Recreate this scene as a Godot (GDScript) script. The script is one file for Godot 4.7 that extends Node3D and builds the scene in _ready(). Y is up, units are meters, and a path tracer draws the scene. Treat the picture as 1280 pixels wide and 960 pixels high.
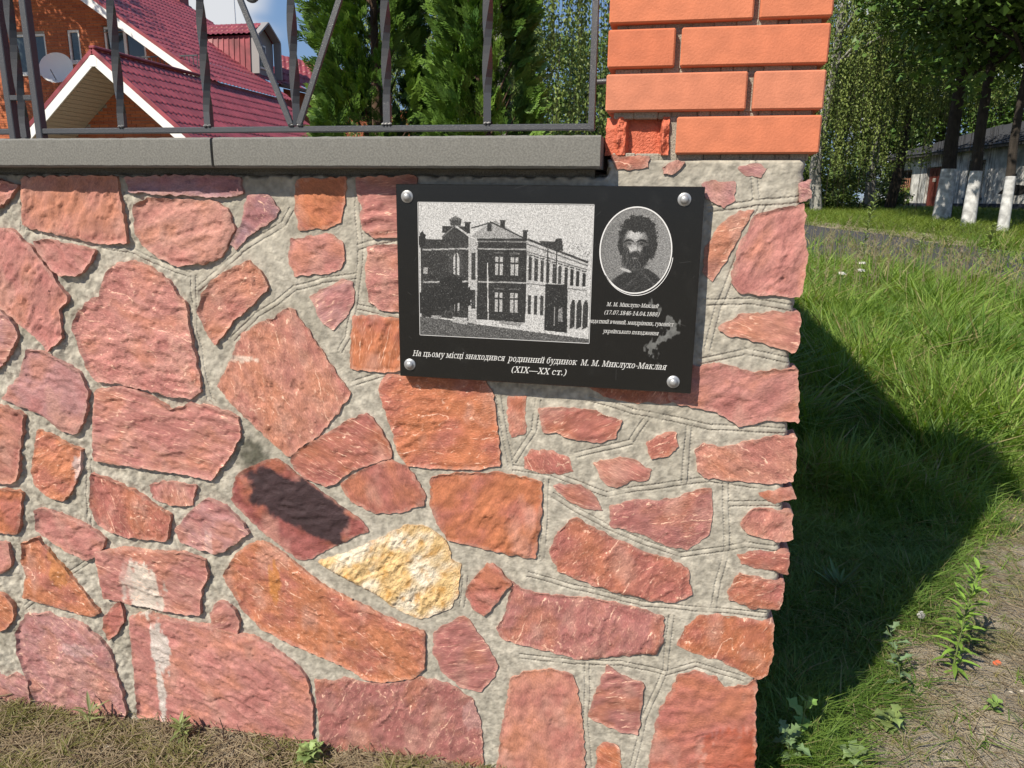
extends Node3D

# ---------------------------------------------------------------- state
var rng := RandomNumberGenerator.new()
var nz := FastNoiseLite.new()
var nf := FastNoiseLite.new()
var nc := FastNoiseLite.new()
var used := {}
var mats := {}


func _ready() -> void:
	rng.seed = 7
	# camera
	var cam := Camera3D.new()
	cam.name = "camera"
	cam.position = Vector3(0, 1.32, 1.5)
	cam.rotation_degrees = Vector3(-13.6, 11.8, 0.63)
	cam.fov = 53.6
	cam.near = 0.05
	cam.far = 900.0
	add_child(cam)
	cam.current = true
	# sky, exposure
	var we := WorldEnvironment.new()
	we.name = "world_environment"
	var env := Environment.new()
	env.background_mode = Environment.BG_SKY
	env.sky = Sky.new()
	env.sky.sky_material = make_sky()
	env.background_energy_multiplier = 0.7
	env.sky_rotation = Vector3(0, deg_to_rad(18.0), 0)
	env.tonemap_mode = Environment.TONE_MAPPER_LINEAR
	env.tonemap_exposure = 1.26
	env.sdfgi_enabled = true
	env.ssao_enabled = true
	env.ssil_enabled = true
	we.environment = env
	add_child(we)
	# sun: high on the left, behind the photographer
	var sun := DirectionalLight3D.new()
	sun.name = "sun"
	sun.light_energy = 1.6
	sun.light_color = Color(1.0, 0.96, 0.89)
	sun.light_angular_distance = 0.5
	sun.shadow_enabled = true
	sun.look_at_from_position(Vector3.ZERO, Vector3(0.6, -1.17, -1.0), Vector3.UP)
	add_child(sun)

	setup_noise()
	make_materials()
	make_ground()
	make_wall()
	make_pillar()
	make_fence()
	make_plaque()
	make_side_fence()
	make_house()
	make_white_building()
	make_trees()
	make_grass()
	make_weeds()


func make_sky() -> Material:
	var w := 1024
	var h := 512
	var n := FastNoiseLite.new()
	n.seed = 11
	n.noise_type = FastNoiseLite.TYPE_SIMPLEX_SMOOTH
	n.frequency = 1.0
	n.fractal_octaves = 6
	n.fractal_gain = 0.55
	var px := PackedFloat32Array()
	px.resize(w * h * 3)
	for j in h:
		var el := (0.5 - (j + 0.5) / h) * PI
		var y := sin(el)
		var c := cos(el)
		var t := pow(clampf(1.0 - y, 0.0, 1.0), 2.6)
		var base := Vector3(0.085, 0.24, 0.58).lerp(Vector3(0.36, 0.52, 0.72), t)
		if y < 0.0:
			base = Vector3(0.2, 0.22, 0.2)
		for i in w:
			var a := (i + 0.5) / w * TAU
			var col := base
			if y > -0.02:
				var q := Vector3(cos(a) * c, y * 2.2, sin(a) * c) * 2.1
				var v := n.get_noise_3dv(q)
				var k := smoothstep(0.06, 0.30, v + 0.16 * (1.0 - clampf(y * 1.6, 0.0, 1.0)) - 0.09)
				col = base.lerp(Vector3(0.84, 0.86, 0.9), k)
			var at := (j * w + i) * 3
			px[at] = col.x
			px[at + 1] = col.y
			px[at + 2] = col.z
	var im := Image.create_from_data(w, h, false, Image.FORMAT_RGBF, px.to_byte_array())
	var m := PanoramaSkyMaterial.new()
	m.panorama = ImageTexture.create_from_image(im)
	return m


func setup_noise() -> void:
	nz.seed = 3
	nz.noise_type = FastNoiseLite.TYPE_SIMPLEX_SMOOTH
	nz.frequency = 1.0
	nz.fractal_type = FastNoiseLite.FRACTAL_NONE
	nf.seed = 5
	nf.noise_type = FastNoiseLite.TYPE_SIMPLEX_SMOOTH
	nf.frequency = 1.0
	nf.fractal_octaves = 4
	nc.seed = 9
	nc.noise_type = FastNoiseLite.TYPE_CELLULAR
	nc.frequency = 1.0
	nc.cellular_return_type = FastNoiseLite.RETURN_CELL_VALUE
	nc.fractal_type = FastNoiseLite.FRACTAL_NONE


# ---------------------------------------------------------------- helpers
func lin(r: float, g: float, b: float) -> Color:
	return Color(r, g, b).linear_to_srgb()


func mat(col: Color, rough := 0.8, vertex := false) -> StandardMaterial3D:
	var m := StandardMaterial3D.new()
	m.albedo_color = col
	m.roughness = rough
	m.vertex_color_use_as_albedo = vertex
	m.cull_mode = BaseMaterial3D.CULL_DISABLED
	return m


func put(called: String, mesh: Mesh, m: Material, parent: Node) -> MeshInstance3D:
	var o := MeshInstance3D.new()
	o.name = next_name(called, parent)
	o.mesh = mesh
	if m:
		o.material_override = m
	parent.add_child(o, true)
	return o


func next_name(called: String, parent: Node) -> String:
	var key := str(parent.get_instance_id()) + called
	var n: int = used.get(key, 0)
	used[key] = n + 1
	return called if n == 0 else "%s_%03d" % [called, n]


func thing(called: String, label: String, category: String, at := Vector3.ZERO, group := "") -> Node3D:
	var o := Node3D.new()
	o.name = next_name(called, self)
	add_child(o, true)
	o.position = at
	tag(o, label, category, group)
	return o


func tag(o: Node, label: String, category: String, group := "") -> void:
	o.set_meta("label", label)
	o.set_meta("category", category)
	if group != "":
		o.set_meta("group", group)


func struct(called: String, mesh: Mesh, m: Material) -> MeshInstance3D:
	var o := put(called, mesh, m, self)
	o.set_meta("kind", "structure")
	return o


func begin() -> SurfaceTool:
	var st := SurfaceTool.new()
	st.begin(Mesh.PRIMITIVE_TRIANGLES)
	return st


func quad(st: SurfaceTool, a: Vector3, b: Vector3, c: Vector3, d: Vector3) -> void:
	# a b c d clockwise seen from the front
	var n := (c - a).cross(b - a).normalized()
	if n.length() < 0.5:
		n = Vector3.UP
	for p: Vector3 in [a, b, c, a, c, d]:
		st.set_normal(n)
		st.add_vertex(p)


func tri(st: SurfaceTool, a: Vector3, b: Vector3, c: Vector3) -> void:
	var n := (c - a).cross(b - a).normalized()
	for p: Vector3 in [a, b, c]:
		st.set_normal(n)
		st.add_vertex(p)


func box(st: SurfaceTool, lo: Vector3, hi: Vector3, t := Transform3D.IDENTITY, bev := 0.0) -> void:
	# box with chamfered edges
	var c := (lo + hi) * 0.5
	var h := (hi - lo) * 0.5
	var e := minf(bev, minf(h.x, minf(h.y, h.z)) * 0.9)
	var ax := [Vector3.RIGHT, Vector3.UP, Vector3.BACK]
	for k in 3:
		var u: Vector3 = ax[(k + 1) % 3]
		var v: Vector3 = ax[(k + 2) % 3]
		var w: Vector3 = ax[k]
		for s: float in [-1.0, 1.0]:
			var o := c + w * h * s
			var du := u * (h[(k + 1) % 3] - e)
			var dv := v * (h[(k + 2) % 3] - e) * s
			quad(st, t * (o - du - dv), t * (o - du + dv), t * (o + du + dv), t * (o + du - dv))
	if e <= 0.0:
		return
	for k in 3:
		var u2: Vector3 = ax[(k + 1) % 3]
		var v2: Vector3 = ax[(k + 2) % 3]
		var w2: Vector3 = ax[k]
		var len: float = h[k] - e
		var hu: float = h[(k + 1) % 3]
		var hv: float = h[(k + 2) % 3]
		for su: float in [-1.0, 1.0]:
			for sv: float in [-1.0, 1.0]:
				var p := c + u2 * hu * su + v2 * (hv - e) * sv
				var q := c + u2 * (hu - e) * su + v2 * hv * sv
				var a := p - w2 * len
				var b := p + w2 * len
				var cc := q + w2 * len
				var d := q - w2 * len
				if su * sv > 0.0:
					quad(st, t * a, t * b, t * cc, t * d)
				else:
					quad(st, t * a, t * d, t * cc, t * b)
	for sx: float in [-1.0, 1.0]:
		for sy: float in [-1.0, 1.0]:
			for sz: float in [-1.0, 1.0]:
				var s3 := Vector3(sx, sy, sz)
				var p1 := c + Vector3(h.x, h.y - e, h.z - e) * s3
				var p2 := c + Vector3(h.x - e, h.y, h.z - e) * s3
				var p3 := c + Vector3(h.x - e, h.y - e, h.z) * s3
				if sx * sy * sz > 0.0:
					tri(st, t * p1, t * p3, t * p2)
				else:
					tri(st, t * p1, t * p2, t * p3)


func box_mesh(lo: Vector3, hi: Vector3, bev := 0.0) -> ArrayMesh:
	var st := begin()
	box(st, lo, hi, Transform3D.IDENTITY, bev)
	return st.commit()


func bar(st: SurfaceTool, a: Vector3, b: Vector3, w: float, d: float, up := Vector3.BACK, bev := 0.0) -> void:
	# a straight bar of section w x d from a to b
	var z := (b - a).normalized()
	var x := up.cross(z).normalized()
	var y := z.cross(x)
	var t := Transform3D(Basis(x, y, z), a)
	box(st, Vector3(-w / 2, -d / 2, 0), Vector3(w / 2, d / 2, (b - a).length()), t, bev)


func tube(st: SurfaceTool, pts: Array, rad: Array, sides := 8, smooth := true) -> void:
	# tapered tube through the points
	var rings := []
	var nrm := []
	for i in pts.size():
		var dir: Vector3
		if i == 0:
			dir = pts[1] - pts[0]
		elif i == pts.size() - 1:
			dir = pts[i] - pts[i - 1]
		else:
			dir = pts[i + 1] - pts[i - 1]
		dir = dir.normalized()
		var ref := Vector3.RIGHT if absf(dir.x) < 0.8 else Vector3.BACK
		var u := dir.cross(ref).normalized()
		var v := dir.cross(u).normalized()
		var ring := []
		var nr := []
		for k in sides:
			var a := TAU * k / sides
			var o := u * cos(a) + v * sin(a)
			ring.append(pts[i] + o * float(rad[i]))
			nr.append(o)
		rings.append(ring)
		nrm.append(nr)
	for i in pts.size() - 1:
		for k in sides:
			var k2 := (k + 1) % sides
			var idx := [[i, k], [i + 1, k], [i + 1, k2], [i, k], [i + 1, k2], [i, k2]]
			for q in idx:
				st.set_normal(nrm[q[0]][q[1]])
				st.add_vertex(rings[q[0]][q[1]])
	for e in [0, pts.size() - 1]:
		for k in sides:
			var k3 := (k + 1) % sides
			if e == 0:
				tri(st, pts[0], rings[0][k], rings[0][k3])
			else:
				tri(st, pts[e], rings[e][k3], rings[e][k])


func lathe(st: SurfaceTool, prof: Array, at: Vector3, axis_basis: Basis, sides := 20) -> void:
	# prof: Vector2(radius, along); axis along basis.z
	for i in prof.size() - 1:
		var p: Vector2 = prof[i]
		var q: Vector2 = prof[i + 1]
		for k in sides:
			var a := TAU * k / sides
			var b := TAU * (k + 1) / sides
			var v1 := at + axis_basis * Vector3(cos(a) * p.x, sin(a) * p.x, p.y)
			var v2 := at + axis_basis * Vector3(cos(b) * p.x, sin(b) * p.x, p.y)
			var v3 := at + axis_basis * Vector3(cos(b) * q.x, sin(b) * q.x, q.y)
			var v4 := at + axis_basis * Vector3(cos(a) * q.x, sin(a) * q.x, q.y)
			quad(st, v1, v4, v3, v2)


func many(called: String, mesh: Mesh, m: Material, where: Array[Transform3D], cols: PackedColorArray, parent: Node) -> MultiMeshInstance3D:
	var mm := MultiMesh.new()
	mm.transform_format = MultiMesh.TRANSFORM_3D
	mm.use_colors = true
	mm.mesh = mesh
	mm.instance_count = where.size()
	for i in where.size():
		mm.set_instance_transform(i, where[i])
		mm.set_instance_color(i, cols[i])
	var o := MultiMeshInstance3D.new()
	o.name = next_name(called, parent)
	o.multimesh = mm
	o.material_override = m
	parent.add_child(o, true)
	return o


func tex(im: Image) -> ImageTexture:
	return ImageTexture.create_from_image(im)


func noise_image(size: int, freq: float, kind: int, oct: int, sd: int, warp := 0.0, gain := 0.5) -> Image:
	var n := FastNoiseLite.new()
	n.seed = sd
	n.noise_type = FastNoiseLite.TYPE_SIMPLEX_SMOOTH
	n.frequency = freq
	n.fractal_type = kind
	n.fractal_octaves = oct
	n.fractal_gain = gain
	if warp > 0.0:
		n.domain_warp_enabled = true
		n.domain_warp_amplitude = warp
		n.domain_warp_frequency = freq * 1.4
		n.domain_warp_fractal_octaves = 3
	return n.get_seamless_image(size, size, false, false, 0.15, true)


func toned(im: Image, lo: float, hi: float, out_lo: float, out_hi: float, power := 1.0) -> Image:
	# an L8 image through a curve
	var lut := PackedByteArray()
	lut.resize(256)
	for i in 256:
		var t := pow(clampf((i / 255.0 - lo) / (hi - lo), 0.0, 1.0), power)
		lut[i] = int(clampf(lerpf(out_lo, out_hi, t), 0.0, 1.0) * 255.0)
	var d := im.get_data()
	for i in d.size():
		d[i] = lut[d[i]]
	return Image.create_from_data(im.get_width(), im.get_height(), false, Image.FORMAT_L8, d)


func make_materials() -> void:
	# shared fine grain
	var grit := noise_image(512, 0.09, FastNoiseLite.FRACTAL_FBM, 4, 21, 0.0, 0.75)
	var soft := noise_image(512, 0.012, FastNoiseLite.FRACTAL_FBM, 5, 22)
	mats.grit_h = tex(toned(grit, 0.15, 0.85, 0.0, 1.0))
	mats.grit_c = tex(toned(grit, 0.2, 0.8, 0.74, 1.0))
	mats.soft_c = tex(toned(soft, 0.2, 0.8, 0.7, 1.0))

	# stone: grain, fibrous ridges, cream veins laid over by their own alpha
	var fib := noise_image(1024, 0.010, FastNoiseLite.FRACTAL_RIDGED, 5, 31, 22.0, 0.62)
	var vei := noise_image(1024, 0.0055, FastNoiseLite.FRACTAL_RIDGED, 2, 34, 70.0, 0.5)
	var spl := noise_image(1024, 0.05, FastNoiseLite.FRACTAL_FBM, 4, 32, 0.0, 0.7)
	var pat := noise_image(1024, 0.006, FastNoiseLite.FRACTAL_FBM, 3, 33)
	var f := fib.get_data()
	var ve := vei.get_data()
	var s := spl.get_data()
	var p := pat.get_data()
	var n := f.size()
	var over := PackedByteArray()
	over.resize(n * 4)
	var bump := PackedByteArray()
	bump.resize(n)
	var alb := PackedByteArray()
	alb.resize(n)
	var vein := PackedInt32Array()
	vein.resize(256)
	var streak := PackedInt32Array()
	streak.resize(256)
	for i in 256:
		var x := i / 255.0
		vein[i] = int(255.0 * smoothstep(0.87, 0.95, x))
		streak[i] = int(255.0 * 0.26 * smoothstep(0.66, 0.86, x))
	for i in n:
		var fv := f[i]
		var sv := s[i]
		var pv := p[i]
		var a := vein[ve[i]] * clampi(pv * 3 - 220, 0, 255) / 255
		a = maxi(a, streak[fv] * clampi(sv * 3 - 240, 0, 255) / 255)
		if sv > 218:
			a = maxi(a, mini(120, (sv - 218) * 8))
		over[i * 4] = 240
		over[i * 4 + 1] = 196
		over[i * 4 + 2] = 172
		over[i * 4 + 3] = mini(a, 225)
		bump[i] = clampi(fv / 2 + sv / 3 + vein[ve[i]] / 6, 0, 255)
		alb[i] = clampi(230 + (sv - 128) / 4 + (pv - 128) / 6 + (fv - 128) / 10, 150, 255)
	var st := mat(Color.WHITE, 0.82, true)
	st.albedo_texture = tex(Image.create_from_data(1024, 1024, false, Image.FORMAT_L8, alb))
	st.detail_enabled = true
	st.detail_albedo = tex(Image.create_from_data(1024, 1024, false, Image.FORMAT_RGBA8, over))
	st.detail_blend_mode = BaseMaterial3D.BLEND_MODE_MIX
	st.heightmap_enabled = true
	st.heightmap_texture = tex(Image.create_from_data(1024, 1024, false, Image.FORMAT_L8, bump))
	st.heightmap_scale = 0.22
	mats.stone = st
	var st2 := st.duplicate()
	st2.detail_enabled = false
	st2.heightmap_scale = 0.5
	mats.stone_plain = st2
	var st3 := st2.duplicate()
	st3.heightmap_scale = 0.16
	mats.stone_calm = st3
	var st4 := st.duplicate()
	st4.uv1_scale = Vector3(0.6, 1.7, 1)
	st4.uv2_scale = st4.uv1_scale
	st4.heightmap_scale = 0.1
	mats.stone_fine = st4

	# orange facing brick
	var br := mat(Color.WHITE, 0.72, true)
	br.albedo_texture = tex(toned(soft, 0.2, 0.8, 0.93, 1.0))
	br.uv1_triplanar = true
	br.uv1_scale = Vector3.ONE * 3.1
	br.heightmap_enabled = true
	br.heightmap_texture = mats.grit_h
	br.heightmap_scale = 0.035
	mats.brick = br
	# cement
	var cem := mat(Color.WHITE, 0.95, true)
	cem.albedo_texture = mats.grit_c
	cem.uv1_triplanar = true
	cem.uv1_scale = Vector3.ONE * 5.0
	cem.heightmap_enabled = true
	cem.heightmap_texture = mats.grit_h
	cem.heightmap_scale = 0.12
	mats.cement = cem
	var cemp := cem.duplicate()
	cemp.vertex_color_use_as_albedo = false
	cemp.albedo_color = lin(0.40, 0.37, 0.31)
	mats.cement_plain = cemp
	# coping concrete with pale and dark grains
	var cop := mat(lin(0.20, 0.198, 0.182), 0.9, true)
	cop.albedo_texture = tex(toned(grit, 0.2, 0.8, 0.82, 1.0))
	cop.uv1_triplanar = true
	cop.uv1_scale = Vector3.ONE * 4.0
	cop.heightmap_enabled = true
	cop.heightmap_texture = mats.grit_h
	cop.heightmap_scale = 0.03
	mats.coping = cop
	# paint and metal
	var iron := mat(lin(0.06, 0.062, 0.068), 0.36)
	iron.metallic_specular = 0.6
	iron.heightmap_enabled = true
	iron.heightmap_texture = mats.grit_h
	iron.uv1_triplanar = true
	iron.uv1_scale = Vector3.ONE * 9.0
	iron.heightmap_scale = 0.03
	mats.iron = iron
	mats.steel = mat(lin(0.62, 0.63, 0.64), 0.3)
	mats.steel.metallic = 0.9
	mats.dull = mat(lin(0.42, 0.43, 0.44), 0.48)
	mats.dull.metallic = 0.6
	mats.white = mat(lin(0.78, 0.78, 0.76), 0.5)
	mats.soffit = mat(lin(0.52, 0.47, 0.40), 0.6)
	mats.limewash = mat(lin(0.72, 0.73, 0.74), 0.9)
	mats.limewash.albedo_texture = mats.soft_c
	mats.limewash.uv1_triplanar = true
	mats.pebble = mat(Color.WHITE, 0.95, true)
	mats.leaf = leaf_mat(0.5)
	mats.blade = leaf_mat(0.9)


func leaf_mat(through: float) -> StandardMaterial3D:
	var m := mat(Color.WHITE, 0.5, true)
	m.backlight_enabled = true
	m.backlight = Color(through, through, through * 0.6)
	m.metallic_specular = 0.4
	return m


func terrain(x: float, z: float) -> float:
	var h := 0.0
	var zs := [-200.0, -40.0, -30.0, -22.0, -17.0, -11.0, -9.0, -3.0, 50.0]
	var ys := [1.3, 1.2, 1.15, 1.03, 0.85, 0.4, 0.22, 0.0, 0.0]
	for i in zs.size() - 1:
		if z >= zs[i] and z <= zs[i + 1]:
			h = lerpf(ys[i], ys[i + 1], (z - zs[i]) / (zs[i + 1] - zs[i]))
			break
	if x < -0.4:
		h += -0.035 * smoothstep(-0.4, -1.9, x) * smoothstep(-2.0, 0.0, z)
	return h


# ---------------------------------------------------------------- ground
func axis_list(lo: float, hi: float, step: float, far_lo: float, far_hi: float) -> PackedFloat32Array:
	var a := PackedFloat32Array()
	var v := lo
	var s := step
	var left := []
	while v > far_lo:
		s *= 1.35
		v -= s
		left.append(v)
	left.reverse()
	a.append_array(PackedFloat32Array(left))
	v = lo
	while v < hi:
		a.append(v)
		v += step
	a.append(hi)
	s = step
	v = hi
	while v < far_hi:
		s *= 1.35
		v += s
		a.append(v)
	return a


func ground_y(x: float, z: float) -> float:
	var h := terrain(x, z)
	var near := smoothstep(-9.0, -2.0, z)
	h += near * (0.014 * nz.get_noise_2d(x * 3.1, z * 3.1) + 0.008 * nz.get_noise_2d(x * 11.0, z * 11.0 + 5.0))
	return h


func grid_mesh(xs: PackedFloat32Array, zs: PackedFloat32Array, height: Callable, color: Callable) -> ArrayMesh:
	var nx := xs.size()
	var nzz := zs.size()
	var v := PackedVector3Array()
	var c := PackedColorArray()
	v.resize(nx * nzz)
	c.resize(nx * nzz)
	for j in nzz:
		for i in nx:
			var p := Vector3(xs[i], height.call(xs[i], zs[j]), zs[j])
			v[j * nx + i] = p
			c[j * nx + i] = color.call(p)
	var nn := PackedVector3Array()
	nn.resize(nx * nzz)
	for j in nzz:
		for i in nx:
			var a := v[j * nx + maxi(i - 1, 0)]
			var b := v[j * nx + mini(i + 1, nx - 1)]
			var d := v[maxi(j - 1, 0) * nx + i]
			var e := v[mini(j + 1, nzz - 1) * nx + i]
			nn[j * nx + i] = (e - d).cross(b - a).normalized()
	var idx := PackedInt32Array()
	for j in nzz - 1:
		for i in nx - 1:
			var o := j * nx + i
			idx.append_array(PackedInt32Array([o, o + 1, o + nx + 1, o, o + nx + 1, o + nx]))
	var ar := []
	ar.resize(Mesh.ARRAY_MAX)
	ar[Mesh.ARRAY_VERTEX] = v
	ar[Mesh.ARRAY_NORMAL] = nn
	ar[Mesh.ARRAY_COLOR] = c
	ar[Mesh.ARRAY_INDEX] = idx
	var m := ArrayMesh.new()
	m.add_surface_from_arrays(Mesh.PRIMITIVE_TRIANGLES, ar)
	return m


func soil_color(p: Vector3) -> Color:
	var a := nf.get_noise_2d(p.x * 1.7, p.z * 1.7)
	var b := nf.get_noise_2d(p.x * 7.0 + 9.0, p.z * 7.0)
	var c := Color(0.40, 0.335, 0.24).lerp(Color(0.52, 0.45, 0.34), clampf(0.5 + b, 0.0, 1.0))
	c = c.lerp(Color(0.20, 0.20, 0.09), clampf(a * 1.6 - 0.1, 0.0, 0.6))
	if p.x < 0.0 and p.z > -0.2:
		c = c.lerp(Color(0.43, 0.36, 0.26), 0.75)
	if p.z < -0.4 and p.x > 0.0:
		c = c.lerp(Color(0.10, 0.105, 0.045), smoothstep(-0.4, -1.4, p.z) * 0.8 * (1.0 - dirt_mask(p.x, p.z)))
	if p.z < -9.0:
		c = c.lerp(Color(0.12, 0.12, 0.05), 0.6)
	return c


func road_mid(z: float) -> float:
	return 3.75 + (z + 11.9) * 0.73


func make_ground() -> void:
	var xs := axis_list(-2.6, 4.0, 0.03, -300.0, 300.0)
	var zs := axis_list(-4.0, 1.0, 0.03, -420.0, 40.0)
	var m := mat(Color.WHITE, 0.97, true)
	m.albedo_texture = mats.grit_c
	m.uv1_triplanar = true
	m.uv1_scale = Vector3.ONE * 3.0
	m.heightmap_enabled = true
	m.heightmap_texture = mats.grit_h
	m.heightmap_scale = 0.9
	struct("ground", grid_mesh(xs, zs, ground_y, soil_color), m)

	# the road runs askew behind the verge
	var st := begin()
	var steps := 60
	for i in steps:
		var za := -4.0 - i * 0.6
		var zb := za - 0.6
		for k in 6:
			var ua := -1.9 + k * 0.66
			var ub := ua + 0.66
			var p := []
			for q: Array in [[za, ua], [zb, ua], [zb, ub], [za, ub]]:
				var zz: float = q[0]
				var edge := 0.0
				if (k == 0 and q[1] == ua) or (k == 5 and q[1] == ub):
					edge = 0.3 * nz.get_noise_2d(zz * 0.9, float(k))
				var x := road_mid(zz) + float(q[1]) * 1.24 + edge
				p.append(Vector3(x, terrain(x, zz) + 0.03, zz))
			quad(st, p[0], p[1], p[2], p[3])
	var asphalt := mat(lin(0.075, 0.075, 0.08), 0.92)
	asphalt.albedo_texture = mats.grit_c
	asphalt.uv1_triplanar = true
	asphalt.uv1_scale = Vector3.ONE * 0.8
	asphalt.heightmap_enabled = true
	asphalt.heightmap_texture = mats.grit_h
	asphalt.heightmap_scale = 0.6
	struct("road", st.commit(), asphalt)
	# bare sandy strips at both sides of the road
	for side: float in [-1.0, 1.0]:
		var s2 := begin()
		for i in 60:
			var za2 := -3.0 - i * 0.6
			var zb2 := za2 - 0.6
			var w := 1.5 if side > 0 else 0.8
			if side > 0.0 and za2 > -8.0:
				continue
			var off := 2.3 if side > 0 else -2.3
			var ra := road_mid(za2) + off
			var rb := road_mid(zb2) + off
			var e1 := w + 0.5 * nz.get_noise_2d(za2, side)
			var e2 := w + 0.5 * nz.get_noise_2d(zb2, side)
			var pts := []
			for q2: Array in [[ra - 0.35 * side, za2], [rb - 0.35 * side, zb2], [rb + side * e2, zb2], [ra + side * e1, za2]]:
				pts.append(Vector3(q2[0], terrain(q2[0], q2[1]) + 0.022, q2[1]))
			if side > 0.0:
				quad(s2, pts[0], pts[1], pts[2], pts[3])
			else:
				quad(s2, pts[3], pts[2], pts[1], pts[0])
		var sand := mat(lin(0.40, 0.34, 0.25), 0.97)
		sand.albedo_texture = mats.soft_c
		sand.uv1_triplanar = true
		sand.uv1_scale = Vector3.ONE * 0.7
		struct("road_shoulder", s2.commit(), sand)


# ---------------------------------------------------------------- stone wall
const TINT := {
	"pink": Color(0.456, 0.203, 0.175), "salmon": Color(0.478, 0.214, 0.161), "rose": Color(0.410, 0.208, 0.204), "orange": Color(0.450, 0.155, 0.081),
	"amber": Color(0.465, 0.175, 0.096), "ochre": Color(0.480, 0.236, 0.192), "red": Color(0.395, 0.143, 0.105), "dusk": Color(0.357, 0.148, 0.133),
	"mauve": Color(0.319, 0.186, 0.211), "purple": Color(0.26, 0.075, 0.065), "yellow": Color(0.72, 0.50, 0.24),
}
# stains of lime and rust that run over the stones: x, y, half width, half height (m), strength, colour
const STAINS := [
	[-1.245, 0.365, 0.056, 0.075, 0.95, Color(0.62, 0.55, 0.48)], [-1.29, 0.385, 0.02, 0.05, 0.5, Color(0.6, 0.42, 0.38)],
	[-1.215, 0.205, 0.028, 0.075, 1.0, Color(0.64, 0.56, 0.51)], [-1.228, 0.09, 0.012, 0.10, 1.0, Color(0.64, 0.56, 0.51)],
	[-1.385, 0.665, 0.017, 0.06, 0.85, Color(0.66, 0.50, 0.47)], [-1.05, 0.50, 0.012, 0.05, 0.5, Color(0.6, 0.42, 0.40)],
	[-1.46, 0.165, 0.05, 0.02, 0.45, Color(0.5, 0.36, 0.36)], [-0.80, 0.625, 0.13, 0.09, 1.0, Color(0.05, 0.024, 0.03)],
	[-0.885, 0.43, 0.016, 0.05, 0.6, Color(0.58, 0.24, 0.04)], [-0.93, 0.97, 0.035, 0.008, 0.9, Color(0.78, 0.6, 0.5)],
	[-1.49, 0.40, 0.03, 0.06, 0.45, Color(0.55, 0.24, 0.05)], [-0.40, 0.14, 0.03, 0.04, 0.4, Color(0.62, 0.40, 0.38)],
	[0.19, 0.12, 0.07, 0.09, 0.6, Color(0.40, 0.075, 0.03)],
]


func edge_x(y: float) -> float:
	var ys := [-0.3, 0.126, 0.314, 0.377, 0.469, 0.545, 0.72, 0.854, 1.045, 1.254, 1.312, 1.403, 1.6]
	var xs := [0.224, 0.222, 0.219, 0.238, 0.236, 0.247, 0.243, 0.237, 0.227, 0.226, 0.219, 0.222, 0.222]
	for i in ys.size() - 1:
		if y <= ys[i + 1]:
			return lerpf(xs[i], xs[i + 1], clampf((y - ys[i]) / (ys[i + 1] - ys[i]), 0.0, 1.0)) + 0.003 * nz.get_noise_1d(y * 60.0)
	return 0.222


func wall_top(x: float) -> float:
	return 1.398 if x > -0.135 else 1.366 + 0.004 * nz.get_noise_1d(x * 30.0)


func mortar_z(x: float, y: float) -> float:
	# rough and raked back on the left, trowelled nearly flush on the right
	var k := smoothstep(-0.75, -1.15, x)
	var a := nf.get_noise_2d(x * 14.0, y * 14.0)
	var b := nf.get_noise_2d(x * 55.0 + 3.0, y * 55.0)
	return -0.0012 - 0.0032 * k + a * (0.002 + 0.005 * k) + b * (0.0006 + 0.0032 * k)


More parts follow.
